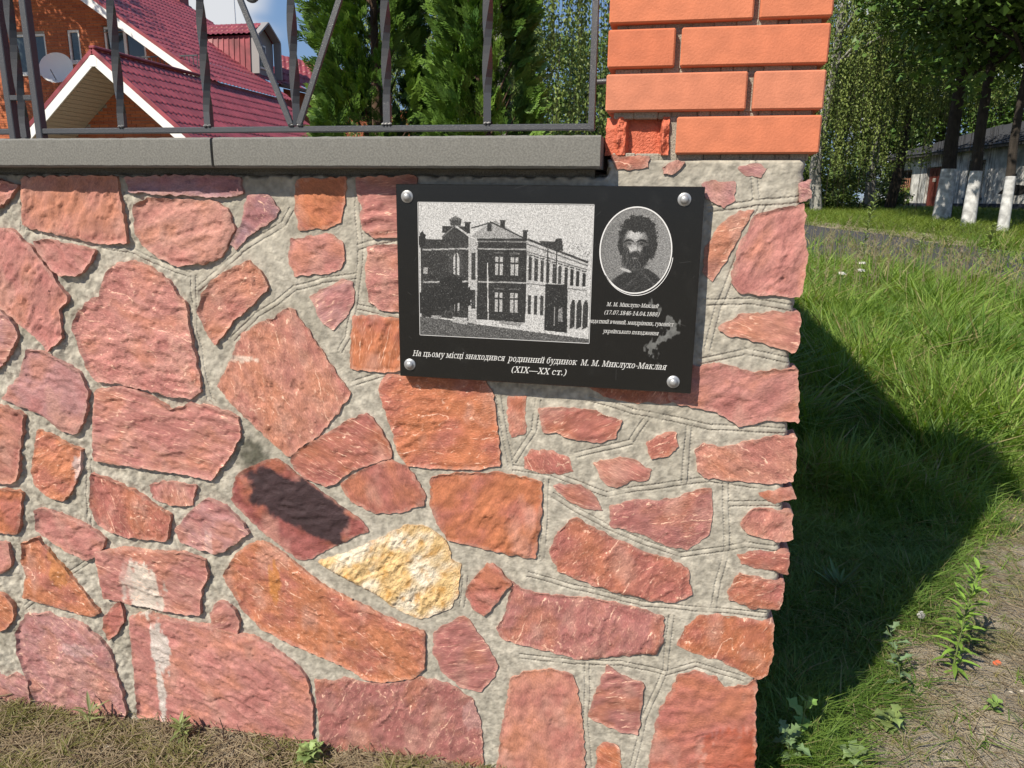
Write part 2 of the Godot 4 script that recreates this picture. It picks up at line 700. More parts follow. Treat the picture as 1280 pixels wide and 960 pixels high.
func make_wall() -> void:
	var root := thing("stone_wall", "low garden wall of red quartzite rubble set in grey mortar under concrete coping", "wall", Vector3.ZERO)
	# mortar: one relief sheet that turns round the right hand end
	var x0 := -3.0
	var y0 := -0.25
	var step := 0.005
	var ny := int((1.40 - y0) / step) + 1
	var nxf := int((0.222 - x0) / step) + 1
	var nside := 24
	var nx := nxf + nside
	var v := PackedVector3Array()
	var uv := PackedVector2Array()
	var col := PackedColorArray()
	v.resize(nx * ny)
	uv.resize(nx * ny)
	col.resize(nx * ny)
	for j in ny:
		var y := y0 + j * step
		var ex := edge_x(y)
		for i in nx:
			var p: Vector3
			if i < nxf:
				var x := lerpf(x0, ex, float(i) / (nxf - 1))
				var top := wall_top(x)
				var z := mortar_z(x, y)
				var rim := smoothstep(ex - 0.012, ex, x)
				z -= rim * rim * 0.008
				var yy := y
				if y > top:
					z = -0.015 - (y - top) * 3.0
					yy = top
				p = Vector3(x, yy, z)
			else:
				var d := 0.008 + float(i - nxf + 1) / nside * 0.34
				p = Vector3(ex - 0.004 + 0.006 * nf.get_noise_2d(y * 18.0, d * 18.0), minf(y, 1.398), -d)
			v[j * nx + i] = p
			uv[j * nx + i] = Vector2((p.x - x0 - (p.z if i >= nxf else 0.0)) / 3.6, 1.0 - (y - y0) / 3.6)
			var t := 0.5 + nf.get_noise_2d(p.x * 5.0, p.y * 5.0)
			var t2 := nf.get_noise_2d(p.x * 3.0 + 20.0, p.y * 3.0)
			var c := Color(0.47, 0.437, 0.365).lerp(Color(0.57, 0.53, 0.45), clampf(t, 0.0, 1.0))
			c = c.lerp(Color(0.31, 0.285, 0.22), clampf(t2 * 1.3 - 0.2, 0.0, 0.6) * smoothstep(-0.5, -0.9, p.x))
			# lichen and soot patch between the big stones left of the plaque
			var e := Vector2((p.x + 0.92) / 0.045, (p.y - 0.74) / 0.05).length() + 0.5 * nf.get_noise_2d(p.x * 40.0, p.y * 40.0)
			c = c.lerp(Color(0.07, 0.07, 0.045), clampf(1.3 - e, 0.0, 0.85))
			col[j * nx + i] = c
	var idx := PackedInt32Array()
	for j in ny - 1:
		for i in nx - 1:
			var o := j * nx + i
			idx.append_array(PackedInt32Array([o, o + nx, o + nx + 1, o, o + nx + 1, o + 1]))
	var mm := mat(Color.WHITE, 0.96, true)
	mm.albedo_texture = tex(toned(noise_image(1024, 0.13, FastNoiseLite.FRACTAL_FBM, 4, 61, 0.0, 0.7), 0.15, 0.85, 0.7, 1.0))
	mm.heightmap_enabled = true
	mm.heightmap_texture = tex(mortar_relief(x0, y0))
	mm.heightmap_scale = 0.8
	put("mortar", indexed(v, uv, col, idx), mm, root)
	# body of the wall behind the face
	put("core", box_mesh(Vector3(-6.5, -0.3, -0.36), Vector3(-3.0, 1.372, -0.02)), mats.cement_plain, root)
	put("core", box_mesh(Vector3(-3.0, -0.3, -0.35), Vector3(0.19, 1.37, -0.05)), mats.cement_plain, root)
	# pour of footing concrete at the left foot of the wall
	var ft := begin()
	for i in 14:
		var fx := -1.27 + i * 0.045
		box(ft, Vector3(fx, -0.2, -0.02), Vector3(fx + 0.047, -0.022 + 0.014 * nz.get_noise_1d(fx * 9.0) - 0.02 * absf(i - 6.0) / 7.0, 0.022 + 0.01 * nz.get_noise_1d(fx * 13.0)), Transform3D.IDENTITY, 0.006)
	put("footing", ft.commit(), mats.cement_plain, root)

	for s: Array in STONES:
		var m: StandardMaterial3D = mats.stone_plain if s[0] == "yellow" else (mats.stone_calm if s[0] == "purple" or rng.randf() < 0.3 else (mats.stone_fine if rng.randf() < 0.4 else mats.stone))
		put("stone", stone_mesh(s[0], s[1]), m, root)
	# the wall runs on to the left with more of the same rubble
	for s: Array in STONES:
		var shifted := []
		var right := -1e9
		var left := 1e9
		for i in range(0, (s[1] as Array).size(), 2):
			shifted.append(s[1][i] - 1290)
			shifted.append(s[1][i + 1])
			right = maxf(right, s[1][i] - 1290)
			left = minf(left, s[1][i] - 1290)
		if right < -1665.0 and left > -2990.0:
			var kind: String = "pink" if s[0] == "yellow" or s[0] == "purple" else s[0]
			put("stone", stone_mesh(kind, shifted), mats.stone, root)

	# coping slabs
	for q: Array in [[-3.2, -0.9335], [-0.9275, -0.143]]:
		put("coping_slab", coping_mesh(q[0], q[1]), mats.coping, root)
	var bed := begin()
	var bn := 240
	for i in bn:
		var pr := []
		for e in 2:
			var x := lerpf(-2.6, -0.16, float(i + e) / bn)
			var z := -0.030 + 0.014 * nf.get_noise_1d(x * 9.0)
			pr.append([Vector3(x, 1.3815, z - 0.004), Vector3(x, 1.372, z), Vector3(x, 1.350, z - 0.004)])
		for k in 2:
			quad(bed, pr[0][k + 1], pr[0][k], pr[1][k], pr[1][k + 1])
	box(bed, Vector3(-6.0, 1.362, -0.33), Vector3(-0.16, 1.381, -0.03))
	put("bedding_mortar", bed.commit(), mats.cement_plain, root)


func indexed(v: PackedVector3Array, uv: PackedVector2Array, col: PackedColorArray, idx: PackedInt32Array) -> ArrayMesh:
	var nn := PackedVector3Array()
	nn.resize(v.size())
	for t in range(0, idx.size(), 3):
		var a := idx[t]
		var b := idx[t + 1]
		var c := idx[t + 2]
		var f := (v[c] - v[a]).cross(v[b] - v[a])
		nn[a] += f
		nn[b] += f
		nn[c] += f
	for i in nn.size():
		nn[i] = nn[i].normalized()
	var ar := []
	ar.resize(Mesh.ARRAY_MAX)
	ar[Mesh.ARRAY_VERTEX] = v
	ar[Mesh.ARRAY_NORMAL] = nn
	ar[Mesh.ARRAY_TEX_UV] = uv
	ar[Mesh.ARRAY_COLOR] = col
	ar[Mesh.ARRAY_INDEX] = idx
	var m := ArrayMesh.new()
	m.add_surface_from_arrays(Mesh.PRIMITIVE_TRIANGLES, ar)
	return m


func mortar_relief(x0: float, y0: float) -> Image:
	# sandy grain with the joints' ruled double lines pressed into it
	var size := 2048
	var n := FastNoiseLite.new()
	n.seed = 71
	n.noise_type = FastNoiseLite.TYPE_SIMPLEX_SMOOTH
	n.frequency = 0.07
	n.fractal_octaves = 5
	n.fractal_gain = 0.75
	var im := n.get_image(size, size, false, false, true)
	var d := im.get_data()
	for i in d.size():
		d[i] = 110 + d[i] * 90 / 255
	var scale := size / 3.6
	for line: Array in JOINTS:
		var k := 0
		while k + 3 < line.size():
			var a := Vector2((line[k] / 1000.0 - x0) * scale, size - (line[k + 1] / 1000.0 - y0) * scale)
			var b := Vector2((line[k + 2] / 1000.0 - x0) * scale, size - (line[k + 3] / 1000.0 - y0) * scale)
			k += 2
			var dir := (b - a).normalized()
			var nrm := Vector2(-dir.y, dir.x)
			var len := (b - a).length()
			var t := 0.0
			while t < len:
				var wob := 1.2 * nz.get_noise_2d(a.x * 0.02 + t * 0.012, a.y * 0.02)
				var keep := nz.get_noise_2d(t * 0.02 + a.x, a.y) > -0.62
				var u := -6.0
				while u <= 6.0:
					var q := a + dir * t + nrm * (u + wob)
					var ix := int(q.x)
					var iy := int(q.y)
					if ix > 0 and iy > 0 and ix < size and iy < size:
						var g := exp(-pow((absf(u) - 3.1) / 0.9, 2.0))
						var at := iy * size + ix
						var smooth_v := 165.0 if absf(u) < 2.4 else float(d[at])
						var val := lerpf(float(d[at]), smooth_v, 0.35) - (90.0 if keep else 35.0) * g * 0.5
						d[at] = int(clampf(val, 0.0, 255.0))
					u += 0.8
				t += 0.8
	return Image.create_from_data(size, size, false, Image.FORMAT_L8, d)


func seg_dist(p: Vector2, a: Vector2, b: Vector2) -> float:
	var ab := b - a
	var t := clampf((p - a).dot(ab) / maxf(ab.length_squared(), 1e-12), 0.0, 1.0)
	return p.distance_to(a + ab * t)


func stone_mesh(kind: String, mm: Array) -> ArrayMesh:
	var raw := PackedVector2Array()
	for i in range(0, mm.size(), 2):
		raw.append(Vector2(mm[i] / 1000.0, mm[i + 1] / 1000.0))
	if not Geometry2D.is_polygon_clockwise(raw):
		raw.reverse()
	# stones sit a little under the mortar's feather edge
	var grown := Geometry2D.offset_polygon(raw, 0.0045, Geometry2D.JOIN_MITER)
	if grown.size() == 1:
		raw = grown[0]
	# soften the corners a little, then break the edges up
	var soft := PackedVector2Array()
	var n := raw.size()
	for i in n:
		var a := raw[i]
		var b := raw[(i + 1) % n]
		soft.append(a.lerp(b, 0.05))
		soft.append(a.lerp(b, 0.95))
	var ring := PackedVector2Array()
	n = soft.size()
	for i in n:
		var a := soft[i]
		var b := soft[(i + 1) % n]
		var nr := (b - a).orthogonal().normalized()
		var c := maxi(1, int(ceil(a.distance_to(b) / 0.0055)))
		for k in c:
			var p := a.lerp(b, float(k) / c)
			ring.append(p + nr * (0.0030 * nz.get_noise_2d(p.x * 38.0, p.y * 38.0) + 0.0022 * maxf(0.0, nz.get_noise_2d(p.x * 75.0 + 7.0, p.y * 75.0)) + 0.0010 * nz.get_noise_2d(p.x * 110.0, p.y * 110.0)))
	var lo := raw[0]
	var hi := raw[0]
	var mid := Vector2.ZERO
	for p in raw:
		lo = lo.min(p)
		hi = hi.max(p)
		mid += p / raw.size()
	var size := maxf(hi.x - lo.x, hi.y - lo.y)
	var step := 0.0040
	var pts := ring.duplicate()
	var dist := PackedFloat32Array()
	dist.resize(ring.size())
	var y := lo.y + step * 0.5
	while y < hi.y:
		var x := lo.x + step * 0.5
		while x < hi.x:
			var p := Vector2(x + (rng.randf() - 0.5) * step * 0.5, y + (rng.randf() - 0.5) * step * 0.5)
			x += step
			if not Geometry2D.is_point_in_polygon(p, soft):
				continue
			var d := 1.0
			for i in n:
				d = minf(d, seg_dist(p, soft[i], soft[(i + 1) % n]))
			if d > step * 0.75:
				pts.append(p)
				dist.append(d)
		y += step
	var proud := 0.0035 + rng.randf() * 0.004
	if mid.x < -0.9:
		proud += 0.002
	if mid.x > -0.35:
		proud -= 0.0015
	var tilt := Vector2(rng.randf() - 0.5, rng.randf() - 0.5) * 0.05
	var ang := rng.randf_range(-0.6, 0.6) + (PI / 2 if rng.randf() < 0.3 else 0.0)
	var ca := cos(ang)
	var sa := sin(ang)
	var off := Vector2(rng.randf() * 3.0, rng.randf() * 3.0)
	var planes := []
	for k in 4:
		var dir := Vector2.from_angle(rng.randf() * TAU)
		planes.append([dir * rng.randf_range(0.05, 0.16), mid + dir * size * rng.randf_range(-0.05, 0.25)])
	var rough := 3.2 if kind == "yellow" else rng.randf_range(0.05, 0.35)
	var base: Color = TINT[kind]
	base = base * rng.randf_range(1.0, 1.2)
	var v := PackedVector3Array()
	var uv := PackedVector2Array()
	var col := PackedColorArray()
	for i in pts.size():
		var p := pts[i]
		var d := dist[i]
		var q := Vector2(p.x * ca + p.y * sa, -p.x * sa + p.y * ca)
		var z := proud - 0.0022 * exp(-d / 0.0022)
		var inner := clampf(d / 0.007, 0.0, 1.0)
		var lowf := nf.get_noise_2d(q.x * 9.0 + off.x * 7.0, q.y * 14.0 + off.y)
		z += inner * (tilt.dot(p - mid) + 0.0026 * lowf)
		var facet := 0.0
		for pl: Array in planes:
			facet = minf(facet, -(pl[0] as Vector2).dot(p - (pl[1] as Vector2)))
		z += inner * maxf(facet, -0.004)
		# split layers: the face steps down along ragged lines
		var lay := nf.get_noise_2d(q.x * 6.0 + off.y * 5.0, q.y * 15.0 + off.x * 9.0)
		z -= inner * 0.003 * smoothstep(0.14, 0.15, lay)
		z -= inner * 0.0026 * smoothstep(-0.24, -0.25, lay)
		z -= inner * 0.0016 * smoothstep(0.32, 0.33, nf.get_noise_2d(q.x * 16.0 + off.y, q.y * 22.0 + off.x))
		var rid := 1.0 - absf(nz.get_noise_2d(q.x * 26.0 + off.x, q.y * 60.0 + off.y))
		z += inner * rough * (0.0014 * rid * rid + 0.0006 * nz.get_noise_2d(q.x * 130.0, q.y * 130.0))
		if d > 0.003:
			z = maxf(z, mortar_z(p.x, p.y) + 0.0012 + 0.0016 * smoothstep(0.003, 0.012, d) + 0.002 * nz.get_noise_2d(p.x * 30.0, p.y * 30.0))
		v.append(Vector3(p.x, p.y, z))
		uv.append(Vector2(q.x * 2.3 + off.x, q.y * 4.2 + off.y))
		# colour of the rock itself
		var n1 := nf.get_noise_2d(q.x * 6.0 + off.x * 3.0, q.y * 9.0 + off.y * 3.0)
		var n2 := nf.get_noise_2d(q.x * 18.0, q.y * 70.0 + off.x)
		var c := base.lerp(Color(0.52, 0.19, 0.075), clampf(n1 * 0.8, 0.0, 0.35))
		c = c.lerp(Color(0.40, 0.135, 0.125), clampf(-n1 * 1.3, 0.0, 0.55))
		if kind == "yellow":
			c = base.lerp(Color(0.84, 0.74, 0.58), clampf(0.4 + n1 * 2.5, 0.0, 1.0))
			c = c.lerp(Color(0.62, 0.31, 0.07), clampf(nf.get_noise_2d(q.x * 20.0, q.y * 30.0) * 1.8 - 0.15, 0.0, 0.8))
		c = c * (1.0 + 0.16 * n2)
		var dust := nf.get_noise_2d(p.x * 8.0 + 31.0, p.y * 5.0)
		if kind != "yellow":
			c = c.lerp(Color(0.58, 0.32, 0.26), clampf(dust * 1.6 - 0.3, 0.0, 0.5))
		# weathered pale rim
		var rimn := 0.0045 + 0.004 * nz.get_noise_2d(p.x * 50.0, p.y * 50.0)
		if d < rimn:
			c = c.lerp(Color(0.58, 0.38, 0.30), 0.28)
		for s: Array in STAINS:
			var ex := (p.x - float(s[0])) / float(s[2])
			var ey := (p.y - float(s[1])) / float(s[3])
			if absf(ex) < 1.8 and absf(ey) < 1.8:
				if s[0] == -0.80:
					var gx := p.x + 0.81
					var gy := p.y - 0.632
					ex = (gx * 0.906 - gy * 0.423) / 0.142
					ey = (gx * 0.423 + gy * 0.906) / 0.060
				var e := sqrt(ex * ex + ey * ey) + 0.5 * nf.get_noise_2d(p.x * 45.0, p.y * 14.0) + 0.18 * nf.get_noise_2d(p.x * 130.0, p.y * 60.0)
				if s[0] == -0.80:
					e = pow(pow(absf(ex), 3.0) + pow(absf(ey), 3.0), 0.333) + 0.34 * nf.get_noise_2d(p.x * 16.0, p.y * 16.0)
				var sc: Color = s[5]
				c = c.lerp(sc, float(s[4]) * (1.0 - smoothstep(0.86, 1.04, e)))
		c.a = 1.0
		col.append(c)
	var idx := PackedInt32Array()
	var tris := Geometry2D.triangulate_delaunay(pts)
	for t in range(0, tris.size(), 3):
		var a := tris[t]
		var b := tris[t + 1]
		var c2 := tris[t + 2]
		var cen := (pts[a] + pts[b] + pts[c2]) / 3.0
		if a < ring.size() and b < ring.size() and c2 < ring.size() and not Geometry2D.is_point_in_polygon(cen, ring):
			continue
		if (pts[b] - pts[a]).cross(pts[c2] - pts[a]) > 0.0:
			idx.append_array(PackedInt32Array([a, c2, b]))
		else:
			idx.append_array(PackedInt32Array([a, b, c2]))
	# sides going back into the mortar
	var deep := -0.022 if hi.x < 0.2 else -0.05
	var m := ring.size()
	var first := v.size()
	for i in m:
		v.append(v[i])
		v.append(Vector3(ring[i].x, ring[i].y, deep))
		for h in 2:
			uv.append(uv[i] + Vector2(0.05, 0.05) * h)
			col.append(col[i])
	for i in m:
		var k := (i + 1) % m
		var p0 := first + i * 2
		var p1 := first + k * 2
		idx.append_array(PackedInt32Array([p0, p0 + 1, p1 + 1, p0, p1 + 1, p1]))
	return indexed(v, uv, col, idx)


func coping_mesh(xa: float, xb: float) -> ArrayMesh:
	# cast slab: the visible faces are a fine skin with worn arrises
	var st := begin()
	var sec: Array[Vector2] = []   # section in z, y
	var lo := 1.3785
	var hi := 1.437
	sec.assign([Vector2(-0.34, lo), Vector2(0.047, lo), Vector2(0.0505, lo + 0.004), Vector2(0.051, lo + 0.02), Vector2(0.051, hi - 0.02), Vector2(0.0505, hi - 0.004), Vector2(0.046, hi), Vector2(-0.34, hi)])
	var n := int((xb - xa) / 0.006)
	for i in n:
		var ring := []
		for e in 2:
			var x := lerpf(xa, xb, float(i + e) / n)
			var r := []
			for k in sec.size():
				var w := 0.0012 * nz.get_noise_2d(x * 35.0, k * 3.7) + 0.0018 * minf(0.0, nz.get_noise_2d(x * 90.0, k * 9.1) + 0.35)
				w *= 0.06 if k >= 3 and k <= 4 else 0.45
				var edge := 1.0
				if (i + e) == 0 or (i + e) == n:
					edge = 0.0
				r.append(Vector3(x, sec[k].y + w, sec[k].x + w * edge))
			ring.append(r)
		for k in sec.size():
			var k2 := (k + 1) % sec.size()
			quad(st, ring[0][k], ring[0][k2], ring[1][k2], ring[1][k])
		if i == 0 or i == n - 1:
			var rr: Array = ring[0] if i == 0 else ring[1]
			for k in range(1, sec.size() - 1):
				if i == 0:
					tri(st, rr[0], rr[k + 1], rr[k])
				else:
					tri(st, rr[0], rr[k], rr[k + 1])
	return st.commit()


# ---------------------------------------------------------------- brick pillar
func make_pillar() -> void:
	var root := thing("brick_pillar", "square gate pillar of smooth orange bricks on the end of the stone wall", "pillar", Vector3(0.05, 1.4, -0.18))
	var q := Vector3(0.05, 1.4, -0.18)
	var half := 0.19
	var variants := []
	for k in 5:
		for long: bool in [true, false]:
			variants.append([long, k, brick_mesh(0.25 if long else 0.12, k)])
	var core := begin()
	box(core, Vector3(-half + 0.02, 0.0, -half + 0.02), Vector3(half - 0.02, 1.2, half - 0.05))
	put("mortar_core", core.commit(), mats.cement_plain, root)
	# joints raked back behind the faces, uneven
	var joint := begin()
	for c in 16:
		var y := 0.006 + c * 0.075
		var x := -half + 0.014
		while x < half - 0.014:
			var w := 0.02 + rng.randf() * 0.03
			var d := half - 0.015 - rng.randf() * 0.006
			box(joint, Vector3(x, y - 0.0115, half - 0.05), Vector3(minf(x + w, half - 0.014), y + 0.001 + rng.randf() * 0.002, d), Transform3D.IDENTITY, 0.002)
			x += w
		if c % 2 == 0:
			box(joint, Vector3(-0.075, y, half - 0.05), Vector3(-0.058, y + 0.066, half - 0.018))
		else:
			box(joint, Vector3(0.056, y, half - 0.05), Vector3(0.073, y + 0.066, half - 0.018))
	put("joint_mortar", joint.commit(), mats.cement_plain, root)
	for c in 16:
		var y := 0.006 + c * 0.075
		# pinwheel: header left and stretcher right on even courses, the other way on odd ones
		for side in 4:
			var a := side * PI / 2
			var b := Basis(Vector3.UP, a)
			var flip := 1.0 if c % 2 == 0 else -1.0
			# on each face one stretcher; its header neighbour is the next face's stretcher seen end on
			var cx := flip * (half - 0.125)
			var at := b * Vector3(cx, y, half - 0.06) + Vector3(rng.randf_range(-0.001, 0.001), 0, 0)
			if c == 0 and side == 3:
				continue
			var o := put("brick", variants[(rng.randi() % 5) * 2][2], mats.brick, root)
			o.transform = Transform3D(b * Basis(Vector3.FORWARD, rng.randf_range(-0.004, 0.004)), at)
	# the broken hollow brick in the lowest course
	var bb := begin()
	var bxs := [-0.19, -0.171, -0.167, -0.152, -0.148, -0.089, -0.085, -0.071, -0.07]
	var bzs := [0.168, 0.171, 0.182, 0.180, 0.160, 0.158, 0.184, 0.181, 0.12]
	var prev := []
	for c in 49:
		var x := lerpf(-0.19, -0.07, c / 48.0)
		var z := 0.0
		for k in bxs.size() - 1:
			if x <= bxs[k + 1] + 0.00001:
				z = lerpf(bzs[k], bzs[k + 1], clampf((x - bxs[k]) / (bxs[k + 1] - bxs[k]), 0.0, 1.0))
				break
		var col := []
		for r in 25:
			var y := lerpf(0.004, 0.0725, r / 24.0)
			var rib := 1.0 if z > 0.174 else 0.15
			col.append(Vector3(x + 0.0015 * nz.get_noise_2d(y * 70.0, x * 40.0), y, z + rib * (0.006 * nz.get_noise_2d(x * 50.0, y * 30.0) + 0.0015 * nz.get_noise_2d(x * 160.0, y * 100.0)) - 0.006 * smoothstep(0.05, 0.0725, y)))
		if c > 0:
			for r in 24:
				quad(bb, prev[r], prev[r + 1], col[r + 1], col[r])
		prev = col
	box(bb, Vector3(-0.19, 0.006, -0.06), Vector3(-0.172, 0.0715, 0.15))
	var bm: StandardMaterial3D = mats.brick.duplicate()
	bm.albedo_color = lin(0.56, 0.135, 0.07)
	bm.vertex_color_use_as_albedo = false
	bm.heightmap_scale = 0.2
	var bo := put("broken_brick", bb.commit(), bm, root)
	bo.set_meta("label", "broken hollow brick with its inner ribs showing")
	# plain cap above
	put("pillar_cap", box_mesh(Vector3(-0.25, 1.206, -0.25), Vector3(0.25, 1.27, 0.25), 0.01), mats.coping, root)


func brick_mesh(len: float, k: int) -> ArrayMesh:
	# fired brick with slightly bowed face and softened arrises; colour drifts along its length
	var st := begin()
	var cols := [Color(0.60, 0.170, 0.075), Color(0.585, 0.178, 0.085), Color(0.56, 0.158, 0.07), Color(0.575, 0.185, 0.098), Color(0.605, 0.182, 0.085)]
	var c: Color = cols[k]
	var st2 := begin()
	box(st2, Vector3(-len / 2, 0, -0.06), Vector3(len / 2, 0.065, 0.06), Transform3D.IDENTITY, 0.0028)
	var arr := st2.commit_to_arrays()
	var v: PackedVector3Array = arr[Mesh.ARRAY_VERTEX]
	var nn: PackedVector3Array = arr[Mesh.ARRAY_NORMAL]
	for i in v.size():
		st.set_normal(nn[i])
		var t := nz.get_noise_2d(v[i].x * 6.0 + k * 9.0, 2.0)
		var cc := c.lerp(Color(0.60, 0.27, 0.16), clampf(0.5 + t, 0.0, 1.0) * 0.28)
		st.set_color(cc)
		st.add_vertex(v[i])
	return st.commit()


# ---------------------------------------------------------------- iron fence
func twisted(st: SurfaceTool, a: Vector3, b: Vector3, w: float, t0: float, t1: float, turns: float, phase := 0.0) -> void:
	# square bar, twisted between the shares t0 and t1 of its length
	var n := 60
	var z := (b - a).normalized()
	var x := Vector3.BACK.cross(z).normalized()
	var y := z.cross(x)
	var prev := []
	for i in n + 1:
		var t := float(i) / n
		var ang := phase + PI / 4 + TAU * turns * clampf((t - t0) / (t1 - t0), 0.0, 1.0)
		var r := []
		for k in 4:
			var g := ang + k * PI / 2
			r.append(a.lerp(b, t) + (x * cos(g) + y * sin(g)) * w * 0.7071)
		if i > 0:
			for k in 4:
				var k2 := (k + 1) % 4
				quad(st, prev[k], r[k], r[k2], prev[k2])
		prev = r


func make_fence() -> void:
	var root := thing("iron_fence", "black wrought iron fence panel with twisted bars standing on the wall coping", "fence", Vector3(0, 1.437, -0.06))
	var base := Vector3(0, 1.437, -0.06)
	var top := 2.35
	var st := begin()
	bar(st, Vector3(-1.43, 1.4605, -0.06) - base, Vector3(-0.166, 1.4605, -0.06) - base, 0.012, 0.0145, Vector3.BACK, 0.0015)
	put("bottom_rail", st.commit(), mats.iron, root)
	st = begin()
	bar(st, Vector3(-2.9, 1.4605, -0.06) - base, Vector3(-1.508, 1.4605, -0.06) - base, 0.012, 0.0145, Vector3.BACK, 0.0015)
	put("bottom_rail", st.commit(), mats.iron, root)
	st = begin()
	bar(st, Vector3(-2.9, top, -0.06) - base, Vector3(-0.166, top, -0.06) - base, 0.012, 0.02, Vector3.BACK, 0.0015)
	put("top_rail", st.commit(), mats.iron, root)
	var xs := [-1.217, -1.003, -0.797, -0.594, -0.383]
	for i in xs.size():
		st = begin()
		twisted(st, Vector3(xs[i], 1.468, -0.06) - base, Vector3(xs[i] + 0.004, top - 0.01, -0.06) - base, 0.0145, 0.03 + 0.01 * i, 0.97, 2.0 + 0.25 * (i % 2), [0.2, 0.0, 0.5, 0.1, 0.3][i])
		put("twisted_bar", st.commit(), mats.iron, root)
	for x: float in [-1.75, -1.98, -2.2]:
		st = begin()
		twisted(st, Vector3(x, 1.468, -0.06) - base, Vector3(x, top - 0.01, -0.06) - base, 0.0145, 0.03, 0.97, 2.0, 0.3)
		put("twisted_bar", st.commit(), mats.iron, root)
	# splayed flats that meet at the foot of the middle bar, scrolls between
	st = begin()
	bar(st, Vector3(-0.806, 1.47, -0.052) - base, Vector3(-0.99, 1.93, -0.052) - base, 0.0125, 0.007, Vector3.BACK, 0.001)
	put("splayed_bar", st.commit(), mats.iron, root)
	st = begin()
	bar(st, Vector3(-0.787, 1.47, -0.052) - base, Vector3(-0.59, 1.93, -0.052) - base, 0.0125, 0.007, Vector3.BACK, 0.001)
	put("splayed_bar", st.commit(), mats.iron, root)
	for s: float in [-1.0, 1.0]:
		var pts := []
		var rad := []
		for i in 40:
			var t := i / 39.0
			var a := t * 4.6
			var r := 0.014 + 0.05 * t * t
			var c := Vector3(-0.797 + s * 0.085, 1.725, -0.055)
			pts.append(c + Vector3(cos(a + 3.6) * r * s, sin(a + 3.6) * r + 0.11 * t * t, 0) - base)
			rad.append(0.006)
		st = begin()
		tube(st, pts, rad, 8)
		put("scroll", st.commit(), mats.iron, root)
	# welds
	st = begin()
	for x: float in [-1.217, -1.003, -0.806, -0.787, -0.594, -0.383]:
		for k in 3:
			var sp := Vector3(x + rng.randf_range(-0.008, 0.008), 1.4685, -0.053) - base
			tube(st, [sp - Vector3(0.004, 0, 0), sp, sp + Vector3(0.004, 0.001, 0)], [0.0015, 0.0045, 0.0015], 6)
	put("weld_bead", st.commit(), mats.iron, root).set_meta("kind", "stuff")
	# end upright beside the pillar with its stub
	st = begin()
	bar(st, Vector3(-0.173, 1.453, -0.06) - base, Vector3(-0.171, top, -0.06) - base, 0.0125, 0.0125, Vector3.BACK, 0.001)
	put("end_upright", st.commit(), mats.iron, root)
	st = begin()
	tube(st, [Vector3(-0.165, 1.543, -0.06) - base, Vector3(-0.12, 1.545, -0.06) - base], [0.005, 0.005], 8)
	put("stub", st.commit(), mats.iron, root)
	# double upright at the left with a twisted bar in the middle and a cross tie
	var q := -1.4655
	for s2: float in [-1.0, 1.0]:
		st = begin()
		bar(st, Vector3(q + s2 * 0.036, 1.437, -0.06) - base, Vector3(q + s2 * 0.036, top + 0.05, -0.06) - base, 0.0165, 0.02, Vector3.BACK, 0.0015)
		put("upright", st.commit(), mats.iron, root)
	st = begin()
	twisted(st, Vector3(q, 1.447, -0.052) - base, Vector3(q, top, -0.052) - base, 0.0145, 0.04, 0.95, 1.75, 0.1)
	put("twisted_bar", st.commit(), mats.iron, root)
	st = begin()
	tube(st, [Vector3(q, 1.44, -0.052) - base, Vector3(q, 1.444, -0.052) - base, Vector3(q, 1.449, -0.052) - base], [0.006, 0.011, 0.006], 10)
	put("bar_foot", st.commit(), mats.iron, root)
	st = begin()
	bar(st, Vector3(q - 0.029, 1.533, -0.056) - base, Vector3(q + 0.029, 1.533, -0.056) - base, 0.011, 0.012, Vector3.BACK, 0.001)
	put("cross_tie", st.commit(), mats.iron, root)


# ---------------------------------------------------------------- plaque
const PW := 0.594
const PH := 0.389


func fill(im: Image, pts: Array, g: float) -> void:
	# a filled polygon in shares of the picture
	var w := im.get_width()
	var h := im.get_height()
	var poly := PackedVector2Array()
	var lo := 1e9
	var hi := -1e9
	for p: Array in pts:
		var q := Vector2(p[0] * w, p[1] * h)
		poly.append(q)
		lo = minf(lo, q.y)
		hi = maxf(hi, q.y)
	var c := Color(g, g, g)
	for y in range(maxi(0, int(lo)), mini(h - 1, int(hi)) + 1):
		var xs := []
		for i in poly.size():
			var a := poly[i]
			var b := poly[(i + 1) % poly.size()]
			if (a.y <= y + 0.5) != (b.y <= y + 0.5):
				xs.append(a.x + (y + 0.5 - a.y) / (b.y - a.y) * (b.x - a.x))
		xs.sort()
		for k in range(0, xs.size() - 1, 2):
			var x1 := clampi(int(round(xs[k])), 0, w)
			var x2 := clampi(int(round(xs[k + 1])), 0, w)
			if x2 > x1:
				im.fill_rect(Rect2i(x1, y, x2 - x1, 1), c)


func line(im: Image, a: Array, b: Array, t: float, g: float) -> void:
	var p := Vector2(a[0], a[1])
	var q := Vector2(b[0], b[1])
	var n := (q - p).normalized().orthogonal() * t * 0.5
	n.x *= 0.75
	fill(im, [[p.x + n.x, p.y + n.y], [q.x + n.x, q.y + n.y], [q.x - n.x, q.y - n.y], [p.x - n.x, p.y - n.y]], g)


func engraving(im: Image, sd: int, grain: float) -> Image:
	# the stipple of an engraved stone: every tone broken into pale and dark dots
	var w := im.get_width()
	var h := im.get_height()
	var r := RandomNumberGenerator.new()
	r.seed = sd
	var d := PackedByteArray()
	d.resize(w * h)
	for y in h:
		for x in w:
			var v := im.get_pixel(x, y).r
			var o := v + (r.randf() - 0.5) * grain + 0.10 * nz.get_noise_2d(x * 0.25, y * 0.25)
			d[y * w + x] = int(clampf(lerpf(v, o, 0.9), 0.03, 0.94) * 255.0)
	var out := Image.create_from_data(w, h, false, Image.FORMAT_L8, d)
	out.convert(Image.FORMAT_RGB8)
	return out


